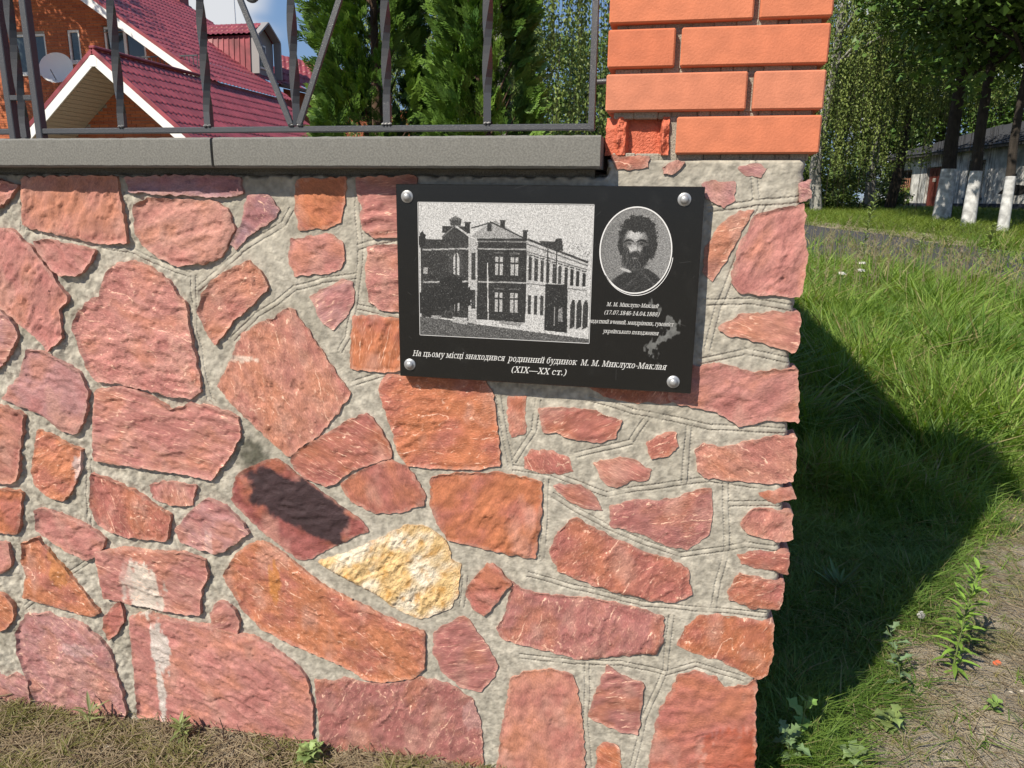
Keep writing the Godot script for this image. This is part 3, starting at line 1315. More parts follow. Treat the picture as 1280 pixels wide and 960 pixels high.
func house_print() -> Image:
	var im := Image.create_empty(336, 260, false, Image.FORMAT_RGB8)
	im.fill(Color(0.80, 0.80, 0.80))
	var D := 0.13
	# far roofs
	fill(im, [[0.36, 0.19], [0.45, 0.12], [0.62, 0.25], [0.36, 0.27], [0.31, 0.24]], 0.62)
	line(im, [0.31, 0.18], [0.42, 0.14], 0.008, 0.1)
	line(im, [0.42, 0.13], [0.62, 0.245], 0.009, 0.1)
	for c: Array in [[0.405, 0.14, 0.43, 0.2], [0.48, 0.12, 0.505, 0.175], [0.61, 0.19, 0.635, 0.26], [0.275, 0.14, 0.305, 0.22]]:
		fill(im, [[c[0], c[1]], [c[2], c[1]], [c[2], c[3]], [c[0], c[3]]], 0.16)
		line(im, [c[0] - 0.004, c[1]], [c[2] + 0.004, c[1]], 0.012, 0.28)
	fill(im, [[0.70, 0.26], [0.79, 0.26], [0.8, 0.24], [0.83, 0.24], [0.84, 0.33], [0.72, 0.29]], 0.2)
	# shaded front: left wing, gabled bay, corner block
	fill(im, [[0.01, 0.27], [0.14, 0.27], [0.14, 0.86], [0.01, 0.86]], 0.17)
	fill(im, [[0.14, 0.25], [0.215, 0.165], [0.30, 0.25], [0.30, 0.88], [0.14, 0.86]], 0.2)
	fill(im, [[0.14, 0.17], [0.29, 0.17], [0.29, 0.22], [0.14, 0.22]], 0.18)
	fill(im, [[0.185, 0.12], [0.255, 0.12], [0.25, 0.165], [0.19, 0.165]], 0.22)
	fill(im, [[0.175, 0.125], [0.22, 0.092], [0.265, 0.125]], 0.4)
	line(im, [0.215, 0.165], [0.31, 0.245], 0.014, 0.78)
	line(im, [0.215, 0.165], [0.14, 0.25], 0.012, 0.4)
	fill(im, [[0.345, 0.255], [0.63, 0.245], [0.645, 0.87], [0.345, 0.86]], 0.15)
	fill(im, [[0.295, 0.25], [0.35, 0.27], [0.345, 0.9], [0.295, 0.9]], 0.72)
	line(im, [0.325, 0.36], [0.325, 0.56], 0.03, 0.2)
	line(im, [0.325, 0.64], [0.325, 0.78], 0.03, 0.2)
	for y: float in [0.33, 0.575]:
		line(im, [0.02, y + 0.02], [0.3, y], 0.012, 0.7)
		line(im, [0.35, y], [0.64, y - 0.005], 0.011, 0.66)
	line(im, [0.35, 0.275], [0.63, 0.27], 0.01, 0.5)
	# windows of the shaded block
	for x: float in [0.475, 0.565]:
		for e: Array in [[0.385, 0.52], [0.65, 0.795]]:
			fill(im, [[x - 0.022, e[0]], [x + 0.022, e[0]], [x + 0.022, e[1]], [x - 0.022, e[1]]], 0.7)
			line(im, [x, e[0]], [x, e[1]], 0.010, 0.1)
			line(im, [x - 0.022, e[0] + 0.045], [x + 0.022, e[0] + 0.045], 0.010, 0.12)
			line(im, [x - 0.03, e[0] - 0.03], [x + 0.03, e[0] - 0.03], 0.012, 0.34)
	# arched window of the bay
	fill(im, [[0.175, 0.52], [0.175, 0.39], [0.19, 0.35], [0.222, 0.335], [0.255, 0.35], [0.265, 0.39], [0.265, 0.52]], 0.26)
	fill(im, [[0.205, 0.53], [0.205, 0.4], [0.215, 0.37], [0.232, 0.365], [0.24, 0.4], [0.24, 0.53]], 0.78)
	line(im, [0.222, 0.37], [0.222, 0.53], 0.009, 0.15)
	fill(im, [[0.025, 0.48], [0.05, 0.48], [0.05, 0.53], [0.025, 0.53]], 0.66)
	fill(im, [[0.13, 0.77], [0.16, 0.77], [0.16, 0.81], [0.13, 0.81]], 0.72)
	fill(im, [[0.21, 0.75], [0.24, 0.74], [0.24, 0.80], [0.21, 0.81]], 0.72)
	# sunlit long side in perspective
	fill(im, [[0.635, 0.245], [0.80, 0.32], [0.985, 0.40], [0.985, 0.90], [0.635, 0.93]], 0.76)
	line(im, [0.635, 0.25], [0.98, 0.405], 0.016, 0.2)
	line(im, [0.635, 0.285], [0.98, 0.43], 0.008, 0.35)
	line(im, [0.635, 0.34], [0.98, 0.46], 0.008, 0.4)
	line(im, [0.635, 0.575], [0.98, 0.61], 0.008, 0.45)
	for k in 10:
		var x := 0.655 + k * 0.034
		var s := 1.0 - k * 0.045
		var yt := 0.375 + k * 0.0115
		fill(im, [[x - 0.009, yt], [x + 0.009, yt + 0.006], [x + 0.009, yt + 0.175 * s], [x - 0.009, yt + 0.175 * s]], 0.22 if k < 6 else 0.14)
		line(im, [x - 0.013, yt - 0.012], [x + 0.013, yt - 0.006], 0.01, 0.3)
	for k in 3:
		var x2 := 0.655 + k * 0.036
		fill(im, [[x2 - 0.009, 0.66], [x2 + 0.009, 0.66], [x2 + 0.009, 0.81], [x2 - 0.009, 0.81]], 0.2)
	for x3: float in [0.752, 0.803]:
		line(im, [x3, 0.31], [x3, 0.57], 0.007, 0.15)
	# dark porch and the arcade beyond
	fill(im, [[0.745, 0.575], [0.87, 0.575], [0.875, 0.93], [0.745, 0.92]], 0.1)
	line(im, [0.80, 0.74], [0.80, 0.88], 0.008, 0.6)
	fill(im, [[0.82, 0.76], [0.845, 0.74], [0.85, 0.85], [0.82, 0.85]], 0.5)
	for k in 3:
		var x4 := 0.89 + k * 0.036
		fill(im, [[x4, 0.9], [x4, 0.72], [x4 + 0.01, 0.68], [x4 + 0.022, 0.68], [x4 + 0.028, 0.72], [x4 + 0.028, 0.88]], 0.18)
	# trees in front, lamp post, kerb, cobbled street
	for b: Array in [[0.21, 0.62, 0.075, 0.09], [0.14, 0.70, 0.09, 0.1], [0.05, 0.74, 0.07, 0.11], [0.27, 0.68, 0.05, 0.08], [0.02, 0.28, 0.02, 0.07]]:
		var blob := []
		for k in 22:
			var a := TAU * k / 22
			var rr := 1.0 + 0.35 * nz.get_noise_2d(k * 1.9, b[0] * 30.0)
			blob.append([b[0] + cos(a) * b[2] * rr, b[1] + sin(a) * b[3] * rr])
		fill(im, blob, 0.09)
	line(im, [0.222, 0.6], [0.222, 0.86], 0.02, 0.1)
	line(im, [0.407, 0.43], [0.415, 0.92], 0.010, 0.82)
	fill(im, [[0.0, 0.86], [0.30, 0.89], [0.35, 0.90], [0.63, 0.93], [1.0, 0.97], [1.0, 1.0], [0.0, 1.0]], 0.34)
	fill(im, [[0.2, 0.85], [0.29, 0.855], [0.29, 0.905], [0.2, 0.895]], 0.72)
	fill(im, [[0.07, 0.845], [0.13, 0.845], [0.13, 0.875], [0.07, 0.87]], 0.6)
	fill(im, [[0.48, 0.86], [0.62, 0.875], [0.6, 0.9], [0.48, 0.885]], 0.55)
	fill(im, [[0.63, 0.80], [0.745, 0.81], [0.745, 0.93], [0.63, 0.93]], 0.8)
	# break the flat masses with ornament and grain
	var r := RandomNumberGenerator.new()
	r.seed = 4
	for i in 3600:
		var x5 := r.randi_range(2, 330)
		var y5 := r.randi_range(70, 254)
		var v := im.get_pixel(x5, y5).r
		var g := 0.0
		if v < 0.3:
			g = r.randf_range(0.25, 0.55) if r.randf() < 0.36 else 0.06
		elif v > 0.65 and y5 > 100 and x5 > 95:
			g = r.randf_range(0.3, 0.6) if r.randf() < 0.3 else 0.86
		else:
			g = r.randf_range(0.1, 0.75)
		im.fill_rect(Rect2i(x5, y5, r.randi_range(1, 2), 1), Color(g, g, g))
	var out := engraving(im, 8, 0.44)
	return out


func soft_in(e: float, w: float) -> float:
	return 1.0 - smoothstep(1.0 - w, 1.0 + w, e)


func ell(u: float, v: float, cx: float, cy: float, rx: float, ry: float) -> float:
	return sqrt(pow((u - cx) / rx, 2.0) + pow((v - cy) / ry, 2.0))


func portrait_print() -> Image:
	# an anonymous bearded man in a dark coat, half turned
	var w := 168
	var h := 200
	var im := Image.create_empty(w, h, false, Image.FORMAT_RGB8)
	for y in h:
		for x in w:
			var u := float(x) / w
			var v := float(y) / h
			var j := 0.10 * nz.get_noise_2d(x * 0.09, y * 0.09) + 0.06 * nz.get_noise_2d(x * 0.25, y * 0.25)
			var g := 0.50 + 0.08 * (u - 0.5)
			# coat and shoulders
			var sh := 0.73 + 1.15 * pow(absf(u - 0.52), 2.0) - 0.05 * smoothstep(0.5, 0.7, u)
			var coat := 0.12 + 0.08 * absf(nz.get_noise_2d(x * 0.05 + y * 0.05, y * 0.02))
			coat += 0.12 * exp(-pow((v - 0.72 - (u - 0.56) * 0.75) / 0.018, 2.0)) * smoothstep(0.55, 0.62, u)
			coat += 0.10 * exp(-pow((v - 1.30 + u * 0.95) / 0.016, 2.0)) * smoothstep(0.72, 0.8, v)
			g = lerpf(g, coat, soft_in(sh / maxf(v, 0.01), 0.02))
			# neck
			g = lerpf(g, 0.30, soft_in(ell(u, v, 0.50, 0.66, 0.13, 0.13), 0.1) * (1.0 - smoothstep(0.70, 0.74, v)))
			# hair
			var curls := 0.5 + 0.5 * sin(x * 0.55 + 5.0 * nz.get_noise_2d(x * 0.06, y * 0.06)) * sin(y * 0.5 + 4.0 * nz.get_noise_2d(x * 0.05 + 9.0, y * 0.05))
			var hair := minf(ell(u, v, 0.52, 0.30, 0.27, 0.215), minf(ell(u, v, 0.325, 0.42, 0.085, 0.15), ell(u, v, 0.715, 0.43, 0.085, 0.16))) + j
			g = lerpf(g, 0.07 + 0.15 * curls, soft_in(hair, 0.08))
			# face
			var face := ell(u, v, 0.495, 0.41, 0.175, 0.20) + j * 0.3
			var fc := 0.74 - 0.42 * smoothstep(0.50, 0.68, u) * 0.8 - 0.25 * smoothstep(0.42, 0.33, u) - 0.10 * smoothstep(0.30, 0.24, v)
			fc -= 0.26 * (soft_in(ell(u, v, 0.405, 0.405, 0.075, 0.045), 0.8) + soft_in(ell(u, v, 0.575, 0.405, 0.075, 0.045), 0.8))
			fc -= 0.34 * soft_in(ell(u, v, 0.400, 0.374 + 0.6 * absf(u - 0.40) * absf(u - 0.40) * 8.0, 0.075, 0.013), 0.4)
			fc -= 0.34 * soft_in(ell(u, v, 0.580, 0.372 + 0.6 * absf(u - 0.58) * absf(u - 0.58) * 8.0, 0.078, 0.013), 0.4)
			fc -= 0.22 * (soft_in(ell(u, v, 0.408, 0.412, 0.026, 0.013), 0.5) + soft_in(ell(u, v, 0.572, 0.412, 0.026, 0.013), 0.5))
			fc -= 0.16 * soft_in(ell(u, v, 0.525, 0.45, 0.018, 0.065), 0.5)
			fc -= 0.35 * soft_in(ell(u, v, 0.488, 0.515, 0.045, 0.011), 0.4)
			g = lerpf(g, fc, soft_in(face, 0.15))
			# hair falling over the brow
			g = lerpf(g, 0.08 + 0.12 * curls, soft_in(ell(u, v, 0.53, 0.205, 0.21, 0.075) + j * 1.6, 0.12))
			# moustache and beard
			var beard := minf(ell(u, v, 0.49, 0.62, 0.18, 0.115), minf(ell(u, v, 0.355, 0.54, 0.055, 0.10), ell(u, v, 0.635, 0.54, 0.065, 0.11))) + j
			var strands := 0.5 + 0.5 * sin(x * 0.9 + y * 0.16 * signf(0.49 - u) + 4.0 * nz.get_noise_2d(x * 0.07, y * 0.04))
			g = lerpf(g, 0.13 + 0.16 * strands - 0.1 * smoothstep(0.55, 0.68, u), soft_in(beard, 0.22))
			g = lerpf(g, 0.18, soft_in(ell(u, v, 0.487, 0.558 + 1.2 * pow(u - 0.487, 2.0), 0.105, 0.022) + j * 0.5, 0.2))
			g = lerpf(g, 0.42, soft_in(ell(u, v, 0.487, 0.588, 0.045, 0.010), 0.3))
			# neckcloth
			g = lerpf(g, 0.70, soft_in(ell(u, v - 0.25 * (u - 0.38), 0.37, 0.735, 0.085, 0.017) + j * 0.6, 0.2))
			im.set_pixel(x, y, Color(g, g, g))
	return engraving(im, 12, 0.36)


func granite_front() -> Image:
	var w := 1024
	var h := 672
	var im := Image.create_empty(w, h, false, Image.FORMAT_RGB8)
	var r := RandomNumberGenerator.new()
	r.seed = 17
	for y in h:
		for x in w:
			var u := float(x) / w * PW
			var v := (1.0 - float(y) / h) * PH
			var g := 0.092 + 0.03 * (r.randf() - 0.5)
			var q := r.randf()
			if q > 0.985:
				g += 0.14 * r.randf()
			# dried drip of lime at the lower right, faint wipe marks
			var dx := (u - 0.532 - 0.022 * sin(v * 60.0)) / 0.014
			var dy := (v - 0.115) / 0.05
			var n := nf.get_noise_2d(u * 70.0, v * 45.0)
			var e := sqrt(dx * dx + dy * dy) + n * 1.3
			if e < 1.0:
				g = lerpf(g, 0.46 + 0.15 * n, clampf((1.0 - e) * 2.2, 0.0, 0.85))
			var n2 := nf.get_noise_2d(u * 16.0 + 4.0, v * 16.0)
			g += 0.05 * clampf(n2 * 2.0 - 0.5, 0.0, 1.0) * r.randf()
			im.set_pixel(x, y, Color(g, g * 1.01, g * 1.0))
	# hairline scratches
	for i in 26:
		var p := Vector2(r.randf() * w, r.randf() * h)
		var d := Vector2.from_angle(r.randf() * TAU)
		for k in r.randi_range(8, 44):
			p += d
			if p.x > 0 and p.y > 0 and p.x < w and p.y < h:
				im.set_pixelv(p, Color(0.24, 0.24, 0.24))
	return im


func sheet(w: float, h: float, oval := false) -> ArrayMesh:
	# a thin inlay with its picture on the front
	var st := begin()
	var n := 48 if oval else 4
	var ring := []
	for k in n:
		if oval:
			var a := -TAU * k / n
			ring.append(Vector3(cos(a) * w / 2, sin(a) * h / 2, 0))
	if not oval:
		ring = [Vector3(-w / 2, -h / 2, 0), Vector3(-w / 2, h / 2, 0), Vector3(w / 2, h / 2, 0), Vector3(w / 2, -h / 2, 0)]
	for k in n:
		var p: Vector3 = ring[k]
		var q: Vector3 = ring[(k + 1) % n]
		for v: Vector3 in [Vector3.ZERO, p, q]:
			st.set_normal(Vector3.BACK)
			st.set_uv(Vector2(v.x / w + 0.5, 0.5 - v.y / h))
			st.add_vertex(v)
		for v: Vector3 in [p, p + Vector3(0, 0, -0.0006), q + Vector3(0, 0, -0.0006), p, q + Vector3(0, 0, -0.0006), q]:
			st.set_normal(Vector3(p.x, p.y, 0).normalized())
			st.set_uv(Vector2(v.x / w + 0.5, 0.5 - v.y / h))
			st.add_vertex(v)
	return st.commit()


func make_plaque() -> void:
	var at := Vector3(-0.2495, 1.1535, 0.0)
	var root := thing("memorial_plaque", "polished black granite memorial plaque with an engraved house, an oval portrait and writing", "plaque", at)
	root.rotation.z = -0.002
	var zf := 0.030
	var gran := mat(Color.WHITE, 0.22)
	gran.albedo_texture = tex(granite_front())
	var st := begin()
	box(st, Vector3(-PW / 2, -PH / 2, 0.010), Vector3(PW / 2, PH / 2, zf), Transform3D.IDENTITY, 0.0013)
	var arr := st.commit_to_arrays()
	var v: PackedVector3Array = arr[Mesh.ARRAY_VERTEX]
	var uv := PackedVector2Array()
	for p in v:
		uv.append(Vector2(p.x / PW + 0.5, 0.5 - p.y / PH))
	arr[Mesh.ARRAY_TEX_UV] = uv
	var slab := ArrayMesh.new()
	slab.add_surface_from_arrays(Mesh.PRIMITIVE_TRIANGLES, arr)
	put("granite_slab", slab, gran, root)
	# spacers behind the slab
	for e: Array in [[-0.27, 0.17], [0.262, 0.172], [0.262, -0.172], [-0.27, -0.168]]:
		var sp := begin()
		tube(sp, [Vector3(e[0], e[1], -0.02), Vector3(e[0], e[1], 0.0115)], [0.009, 0.009], 12)
		put("spacer", sp.commit(), mats.steel, root)

	var pm := mat(lin(0.74, 0.74, 0.74), 0.6)
	pm.albedo_texture = tex(house_print())
	var o := put("house_engraving", sheet(0.346, 0.2635), pm, root)
	o.position = Vector3(-0.0775, 0.0275, zf + 0.0007)
	o.rotation.z = -0.003
	var line_m := mat(lin(0.55, 0.55, 0.55), 0.6)
	var fr := begin()
	for e: Array in [[-0.1745, -0.1325, -0.1735, 0.1325], [0.1735, -0.1325, 0.1745, 0.1325], [-0.1735, 0.1322, 0.1735, 0.1332], [-0.1735, -0.1332, 0.1735, -0.1322]]:
		box(fr, Vector3(e[0], e[1], -0.0007), Vector3(e[2], e[3], 0.0002))
	o = put("engraved_border", fr.commit(), line_m, root)
	o.position = Vector3(-0.0775, 0.0275, zf + 0.0008)
	var om := mat(lin(0.8, 0.8, 0.8), 0.6)
	om.albedo_texture = tex(portrait_print())
	o = put("portrait_engraving", sheet(0.130, 0.157, true), om, root)
	var oc := Vector3(0.1775, 0.0765, zf + 0.0007)
	o.position = oc
	var ring := begin()
	for e: Array in [[0.0655, 0.079, 0.0024, Vector3.ZERO], [0.0672, 0.0808, 0.0012, Vector3(0.0022, -0.0028, 0)]]:
		for k in 64:
			if e[2] < 0.002 and (k < 38 or k > 62):
				continue
			var p := []
			for q: Array in [[k, 0], [k, 1], [k + 1, 1], [k + 1, 0]]:
				var a: float = TAU * q[0] / 64
				p.append(Vector3(cos(a) * (e[0] + q[1] * e[2]), sin(a) * (e[1] + q[1] * e[2]), 0.0) + e[3])
			quad(ring, p[3], p[2], p[1], p[0])
			quad(ring, p[1], p[2], p[2] - Vector3(0, 0, 0.0012), p[1] - Vector3(0, 0, 0.0012))
			quad(ring, p[3], p[0], p[0] - Vector3(0, 0, 0.0012), p[3] - Vector3(0, 0, 0.0012))
	o = put("oval_border", ring.commit(), mat(lin(0.66, 0.66, 0.66), 0.6), root)
	o.position = oc + Vector3(0, 0, 0.0006)

	# lettering: sloping serif letters, cut and filled pale
	var ink := mat(lin(0.62, 0.62, 0.61), 0.6)
	for t: Array in [
		["На цьому місці знаходився  родинний будинок  М. М. Миклухо-Маклая", -0.0095, -0.1440, 0.515, 0.0168],
		["(XIX—XX ст.)", -0.002, -0.1665, 0.111, 0.0168],
		["М. М. Миклухо-Маклай", 0.1775, -0.0265, 0.098, 0.0105],
		["(17.07.1846-14.04.1888)", 0.1765, -0.0425, 0.104, 0.0105],
		["видатний вчений, мандрівник, гуманіст", 0.1755, -0.0605, 0.162, 0.0105],
		["українського походження", 0.1765, -0.0790, 0.106, 0.0105],
	]:
		var tm := TextMesh.new()
		var sf := SystemFont.new()
		sf.font_names = PackedStringArray(["Droid Serif"])
		tm.font = sf
		tm.text = t[0]
		tm.font_size = 20
		tm.pixel_size = 0.01
		tm.depth = 0.06
		tm.curve_step = 0.5
		var size := tm.get_aabb().size
		var s: float = float(t[3]) / size.x
		var sy: float = float(t[4]) / 0.2
		var l := put("lettering", tm, ink, root)
		l.transform = Transform3D(Basis(Vector3(s, 0, 0), Vector3(sy * 0.26, sy, 0), Vector3(0, 0, 0.012)), Vector3(t[1], t[2], zf + 0.0004))
	# dome headed screws with washers
	for e: Array in [[-0.2735, 0.1705], [0.2615, 0.1715], [0.2625, -0.1725], [-0.2745, -0.1685]]:
		var b := begin()
		lathe(b, [Vector2(0.0, 0.009), Vector2(0.0035, 0.0087), Vector2(0.0062, 0.0072), Vector2(0.0078, 0.0045), Vector2(0.0082, 0.0025), Vector2(0.0118, 0.0022), Vector2(0.0124, 0.0012), Vector2(0.0124, -0.001)], Vector3.ZERO, Basis.IDENTITY, 24)
		b.generate_normals()
		o = put("screw_cap", b.commit(), mats.dull, root)
		o.position = Vector3(e[0], e[1], zf)


# ---------------------------------------------------------------- brick house
func roof_sheet(o: Vector3, u: Vector3, lu: float, d: Vector3, ld: float) -> ArrayMesh:
	# pressed metal tiles: rolls along the slope, a step at every course
	var n := u.cross(d).normalized()
	if n.y < 0.0:
		n = -n
	var per := 0.19
	var course := 0.35
	var nu := int(lu / per * 6.0)
	var prof := [0.0, 0.16, 0.32, 0.48, 0.64, 0.80, 0.93, 0.995]
	var ds := []
	for c in int(ceil(ld / course)):
		for k: float in prof:
			if (c + k) * course < ld:
				ds.append((c + k) * course)
	ds.append(ld)
	var v := PackedVector3Array()
	var uv := PackedVector2Array()
	var col := PackedColorArray()
	for j in ds.size():
		var dd: float = ds[j]
		var fr := fmod(dd / course, 1.0)
		for i in nu + 1:
			var uu := lu * i / nu
			var w := sin(TAU * uu / per)
			var h := 0.010 * w + 0.022 * (fr if fr < 0.97 else 0.0) + 0.012 * w * fr
			v.append(o + u * uu + d * dd + n * h)
			uv.append(Vector2(uu, dd))
			col.append(Color.WHITE)
	var idx := PackedInt32Array()
	var up := (d.cross(u)).dot(n) > 0.0
	for j in ds.size() - 1:
		for i in nu:
			var a := j * (nu + 1) + i
			var b := a + nu + 1
			if up:
				idx.append_array(PackedInt32Array([a, a + 1, b + 1, a, b + 1, b]))
			else:
				idx.append_array(PackedInt32Array([a, b, b + 1, a, b + 1, a + 1]))
	return indexed(v, uv, col, idx)


func put_w(called: String, mesh: Mesh, m: Material, root: Node3D) -> MeshInstance3D:
	var o := put(called, mesh, m, root)
	o.position = -root.position
	return o


func brick_wall(x0: float, x1: float, y0: float, y1: float, z: float, inside: Callable, holes: Array) -> ArrayMesh:
	# courses of single bricks in running bond, set proud of their mortar
	var st := begin()
	var y := y0
	var c := 0
	while y < y1:
		var x := x0 - (0.13 if c % 2 else 0.0)
		while x < x1:
			var a := x
			var b := x + 0.25
			x += 0.26
			var mid := Vector2((a + b) / 2, y + 0.03)
			if not inside.call(mid):
				continue
			for h: Rect2 in holes:
				if y + 0.066 > h.position.y and y < h.end.y and b > h.position.x and a < h.end.x:
					if a < h.position.x:
						b = h.position.x
					elif b > h.end.x:
						a = h.end.x
					else:
						b = a
			if b - a < 0.01:
				continue
			var k := rng.randf()
			st.set_color(Color(0.50, 0.155, 0.06).lerp(Color(0.36, 0.10, 0.045), k))
			var dz := rng.randf() * 0.004
			var p := [Vector3(a, y, z + dz), Vector3(a, y + 0.066, z + dz), Vector3(b, y + 0.066, z + dz), Vector3(b, y, z + dz)]
			var q := []
			for e: Vector3 in p:
				q.append(Vector3(e.x, e.y, z - 0.02))
			quad(st, p[0], p[1], p[2], p[3])
			quad(st, p[1], q[1], q[2], p[2])
			quad(st, q[0], p[0], p[3], q[3])
			quad(st, q[0], q[1], p[1], p[0])
			quad(st, p[3], p[2], q[2], q[3])
		y += 0.076
		c += 1
	return st.commit()


func window_part(root: Node3D, r: Rect2, z: float, cols: int) -> void:
	var st := begin()
	var f := 0.07
	var x0 := r.position.x
	var x1 := r.end.x
	var y0 := r.position.y
	var y1 := r.end.y
	box(st, Vector3(x0, y0, z - 0.1), Vector3(x0 + f, y1, z - 0.02), Transform3D.IDENTITY, 0.008)
	box(st, Vector3(x1 - f, y0, z - 0.1), Vector3(x1, y1, z - 0.02), Transform3D.IDENTITY, 0.008)
	box(st, Vector3(x0 + f, y0, z - 0.1), Vector3(x1 - f, y0 + f, z - 0.02), Transform3D.IDENTITY, 0.008)
	box(st, Vector3(x0 + f, y1 - f, z - 0.1), Vector3(x1 - f, y1, z - 0.02), Transform3D.IDENTITY, 0.008)
	for k in range(1, cols):
		var x := lerpf(x0, x1, float(k) / cols)
		box(st, Vector3(x - 0.05, y0 + f, z - 0.1), Vector3(x + 0.05, y1 - f, z - 0.025), Transform3D.IDENTITY, 0.008)
	var w := put_w("window", st.commit(), mats.white, root)
	var pane := mat(lin(0.045, 0.06, 0.065), 0.05)
	pane.metallic_specular = 0.8
	put("pane", box_mesh(Vector3(x0 + f - 0.01, y0 + f - 0.01, z - 0.085), Vector3(x1 - f + 0.01, y1 - f + 0.01, z - 0.07)), pane, w)
	put("sill", box_mesh(Vector3(x0 - 0.08, y0 - 0.06, z - 0.1), Vector3(x1 + 0.08, y0 - 0.002, z + 0.05), 0.01), mats.white, w)
	# reveal behind, a dim room with a blind
	put("blind", box_mesh(Vector3(x0 + f, lerpf(y0, y1, 0.55), z - 0.2), Vector3(x1 - f, y1, z - 0.19)), mats.white, w)


func make_house() -> void:
	var root := thing("brick_house", "two storey orange brick house with crimson metal tile roof and gabled porch", "house", Vector3(-14, 0.8, -19))
	var red := mat(lin(0.33, 0.062, 0.078), 0.5)
	red.albedo_texture = mats.soft_c
	red.uv1_triplanar = true
	red.uv1_scale = Vector3.ONE * 0.25
	var rb := mat(lin(1, 1, 1), 0.85, true)
	var mort := mat(lin(0.34, 0.29, 0.24), 0.95)
	var sl := 0.8326
	var ax := -13.06
	var ay := 4.505
	# porch roof
	var dn := Vector3(1, -sl, 0).normalized()
	var dl := Vector3(-1, -sl, 0).normalized()
	put_w("porch_roof", roof_sheet(Vector3(ax, ay, -14.5), Vector3(0, 0, -1), 8.4, dn, 4.6), red, root)
	put_w("porch_roof", roof_sheet(Vector3(ax, ay, -14.5), Vector3(0, 0, -1), 5.4, dl, 3.5), red, root)
	var st := begin()
	bar(st, Vector3(ax, ay + 0.05, -14.48), Vector3(ax, ay + 0.05, -18.5), 0.16, 0.07, Vector3.UP, 0.02)
	put_w("ridge_cap", st.commit(), red, root)
	for s: float in [-1.0, 1.0]:
		var dir := Vector3(s, -sl, 0).normalized()
		var nrm := Vector3(sl * s, 1, 0).normalized()
		st = begin()
		var p0 := Vector3(ax, ay - 0.19, -14.5)
		bar(st, p0, p0 + dir * 3.5, 0.035, 0.22, nrm, 0.006)
		put_w("barge_board", st.commit(), mats.white, root)
		st = begin()
		bar(st, Vector3(ax, ay - 0.02, -14.5), Vector3(ax, ay - 0.02, -14.5) + dir * 3.5, 0.05, 0.10, nrm, 0.006)
		put_w("verge_trim", st.commit(), red, root)
		# soffit boards under the overhang
		for k in 27:
			st = begin()
			var a := p0 + dir * (0.05 + k * 0.128) - nrm * 0.07
			var b := a + dir * 0.118
			quad(st, a, a + Vector3(0, 0, -1.35), b + Vector3(0, 0, -1.35), b)
			quad(st, a + nrm * 0.012, b + nrm * 0.012, b + nrm * 0.012 + Vector3(0, 0, -1.35), a + nrm * 0.012 + Vector3(0, 0, -1.35))
			put_w("soffit_board", st.commit(), mats.soffit, root)
	put_w("apex_plate", box_mesh(Vector3(ax - 0.1, ay - 0.36, -14.53), Vector3(ax + 0.1, ay - 0.12, -14.478), 0.004), mats.white, root)
	put_w("roof_flashing", box_mesh(Vector3(-13.0, 4.05, -23.65), Vector3(-12.9, 4.47, -18.56), 0.01), red, root)
	# porch front wall
	var under := func(p: Vector2) -> bool: return p.y < ay - 0.28 - sl * absf(p.x - ax)
	put_w("porch_wall_bricks", brick_wall(-15.7, -10.5, 1.6, 4.4, -15.8, under, []), rb, root).set_meta("kind", "stuff")
	st = begin()
	tri(st, Vector3(ax - 3.2, ay - 0.3 - 3.2 * sl, -15.812), Vector3(ax, ay - 0.3, -15.812), Vector3(ax + 3.2, ay - 0.3 - 3.2 * sl, -15.812))
	tri(st, Vector3(ax - 3.2, ay - 0.3 - 3.2 * sl, -15.95), Vector3(ax + 3.2, ay - 0.3 - 3.2 * sl, -15.95), Vector3(ax, ay - 0.3, -15.95))
	box(st, Vector3(ax - 2.6, 0.6, -20), Vector3(ax + 2.6, 1.9, -15.815))
	put_w("porch_wall", st.commit(), mort, root)
	var lamp := mat(lin(0.7, 0.68, 0.62), 0.35)
	st = begin()
	var sp := []
	for k in 13:
		var a := PI * k / 12
		sp.append(Vector2(sin(a) * 0.13, -cos(a) * 0.13))
	lathe(st, sp, Vector3(-12.62, 3.62, -15.6), Basis(Vector3.RIGHT, PI / 2), 16)
	st.generate_normals()
	var lg := put_w("lamp_globe", st.commit(), lamp, root)
	lg.set_meta("label", "white round wall lamp under the porch gable")
	put("lamp_arm", box_mesh(Vector3(-12.66, 3.58, -15.8), Vector3(-12.58, 3.66, -15.6), 0.01), mats.iron, lg)

	# main gable and its roof
	var ms := 0.6635
	var mx := -20.5
	var my := 4.54 + (12.97 - -mx) * -ms
	my = 4.54 + (-12.97 - mx) * ms
	var md := Vector3(1, -ms, 0).normalized()
	var cs := md.x
	put_w("main_roof", roof_sheet(Vector3(mx, my, -18.5), Vector3(0, 0, -1), 8.7, md, (-14.0 - mx) / cs), red, root)
	put_w("main_roof", roof_sheet(Vector3(-14.0, my - (-14.0 - mx) * ms, -18.5), Vector3(0, 0, -1), 5.2, md, 1.14 / cs), red, root)
	put_w("main_roof", roof_sheet(Vector3(mx, my, -18.5), Vector3(0, 0, -1), 8.7, Vector3(-1, -ms, 0).normalized(), 9.0), red, root)
	var wall_in := func(p: Vector2) -> bool: return p.y < my - 0.35 - ms * absf(p.x - mx) and (p.y > ay - 0.4 - sl * absf(p.x - ax))
	var holes := [Rect2(-18.36, 5.25, 0.42, 0.92), Rect2(-17.1, 5.22, 1.38, 1.0), Rect2(-20.4, 4.95, 1.25, 1.15)]
	put_w("main_wall_bricks", brick_wall(-22.6, -12.2, 2.6, 8.6, -20.0, wall_in, holes), rb, root).set_meta("kind", "stuff")
	st = begin()
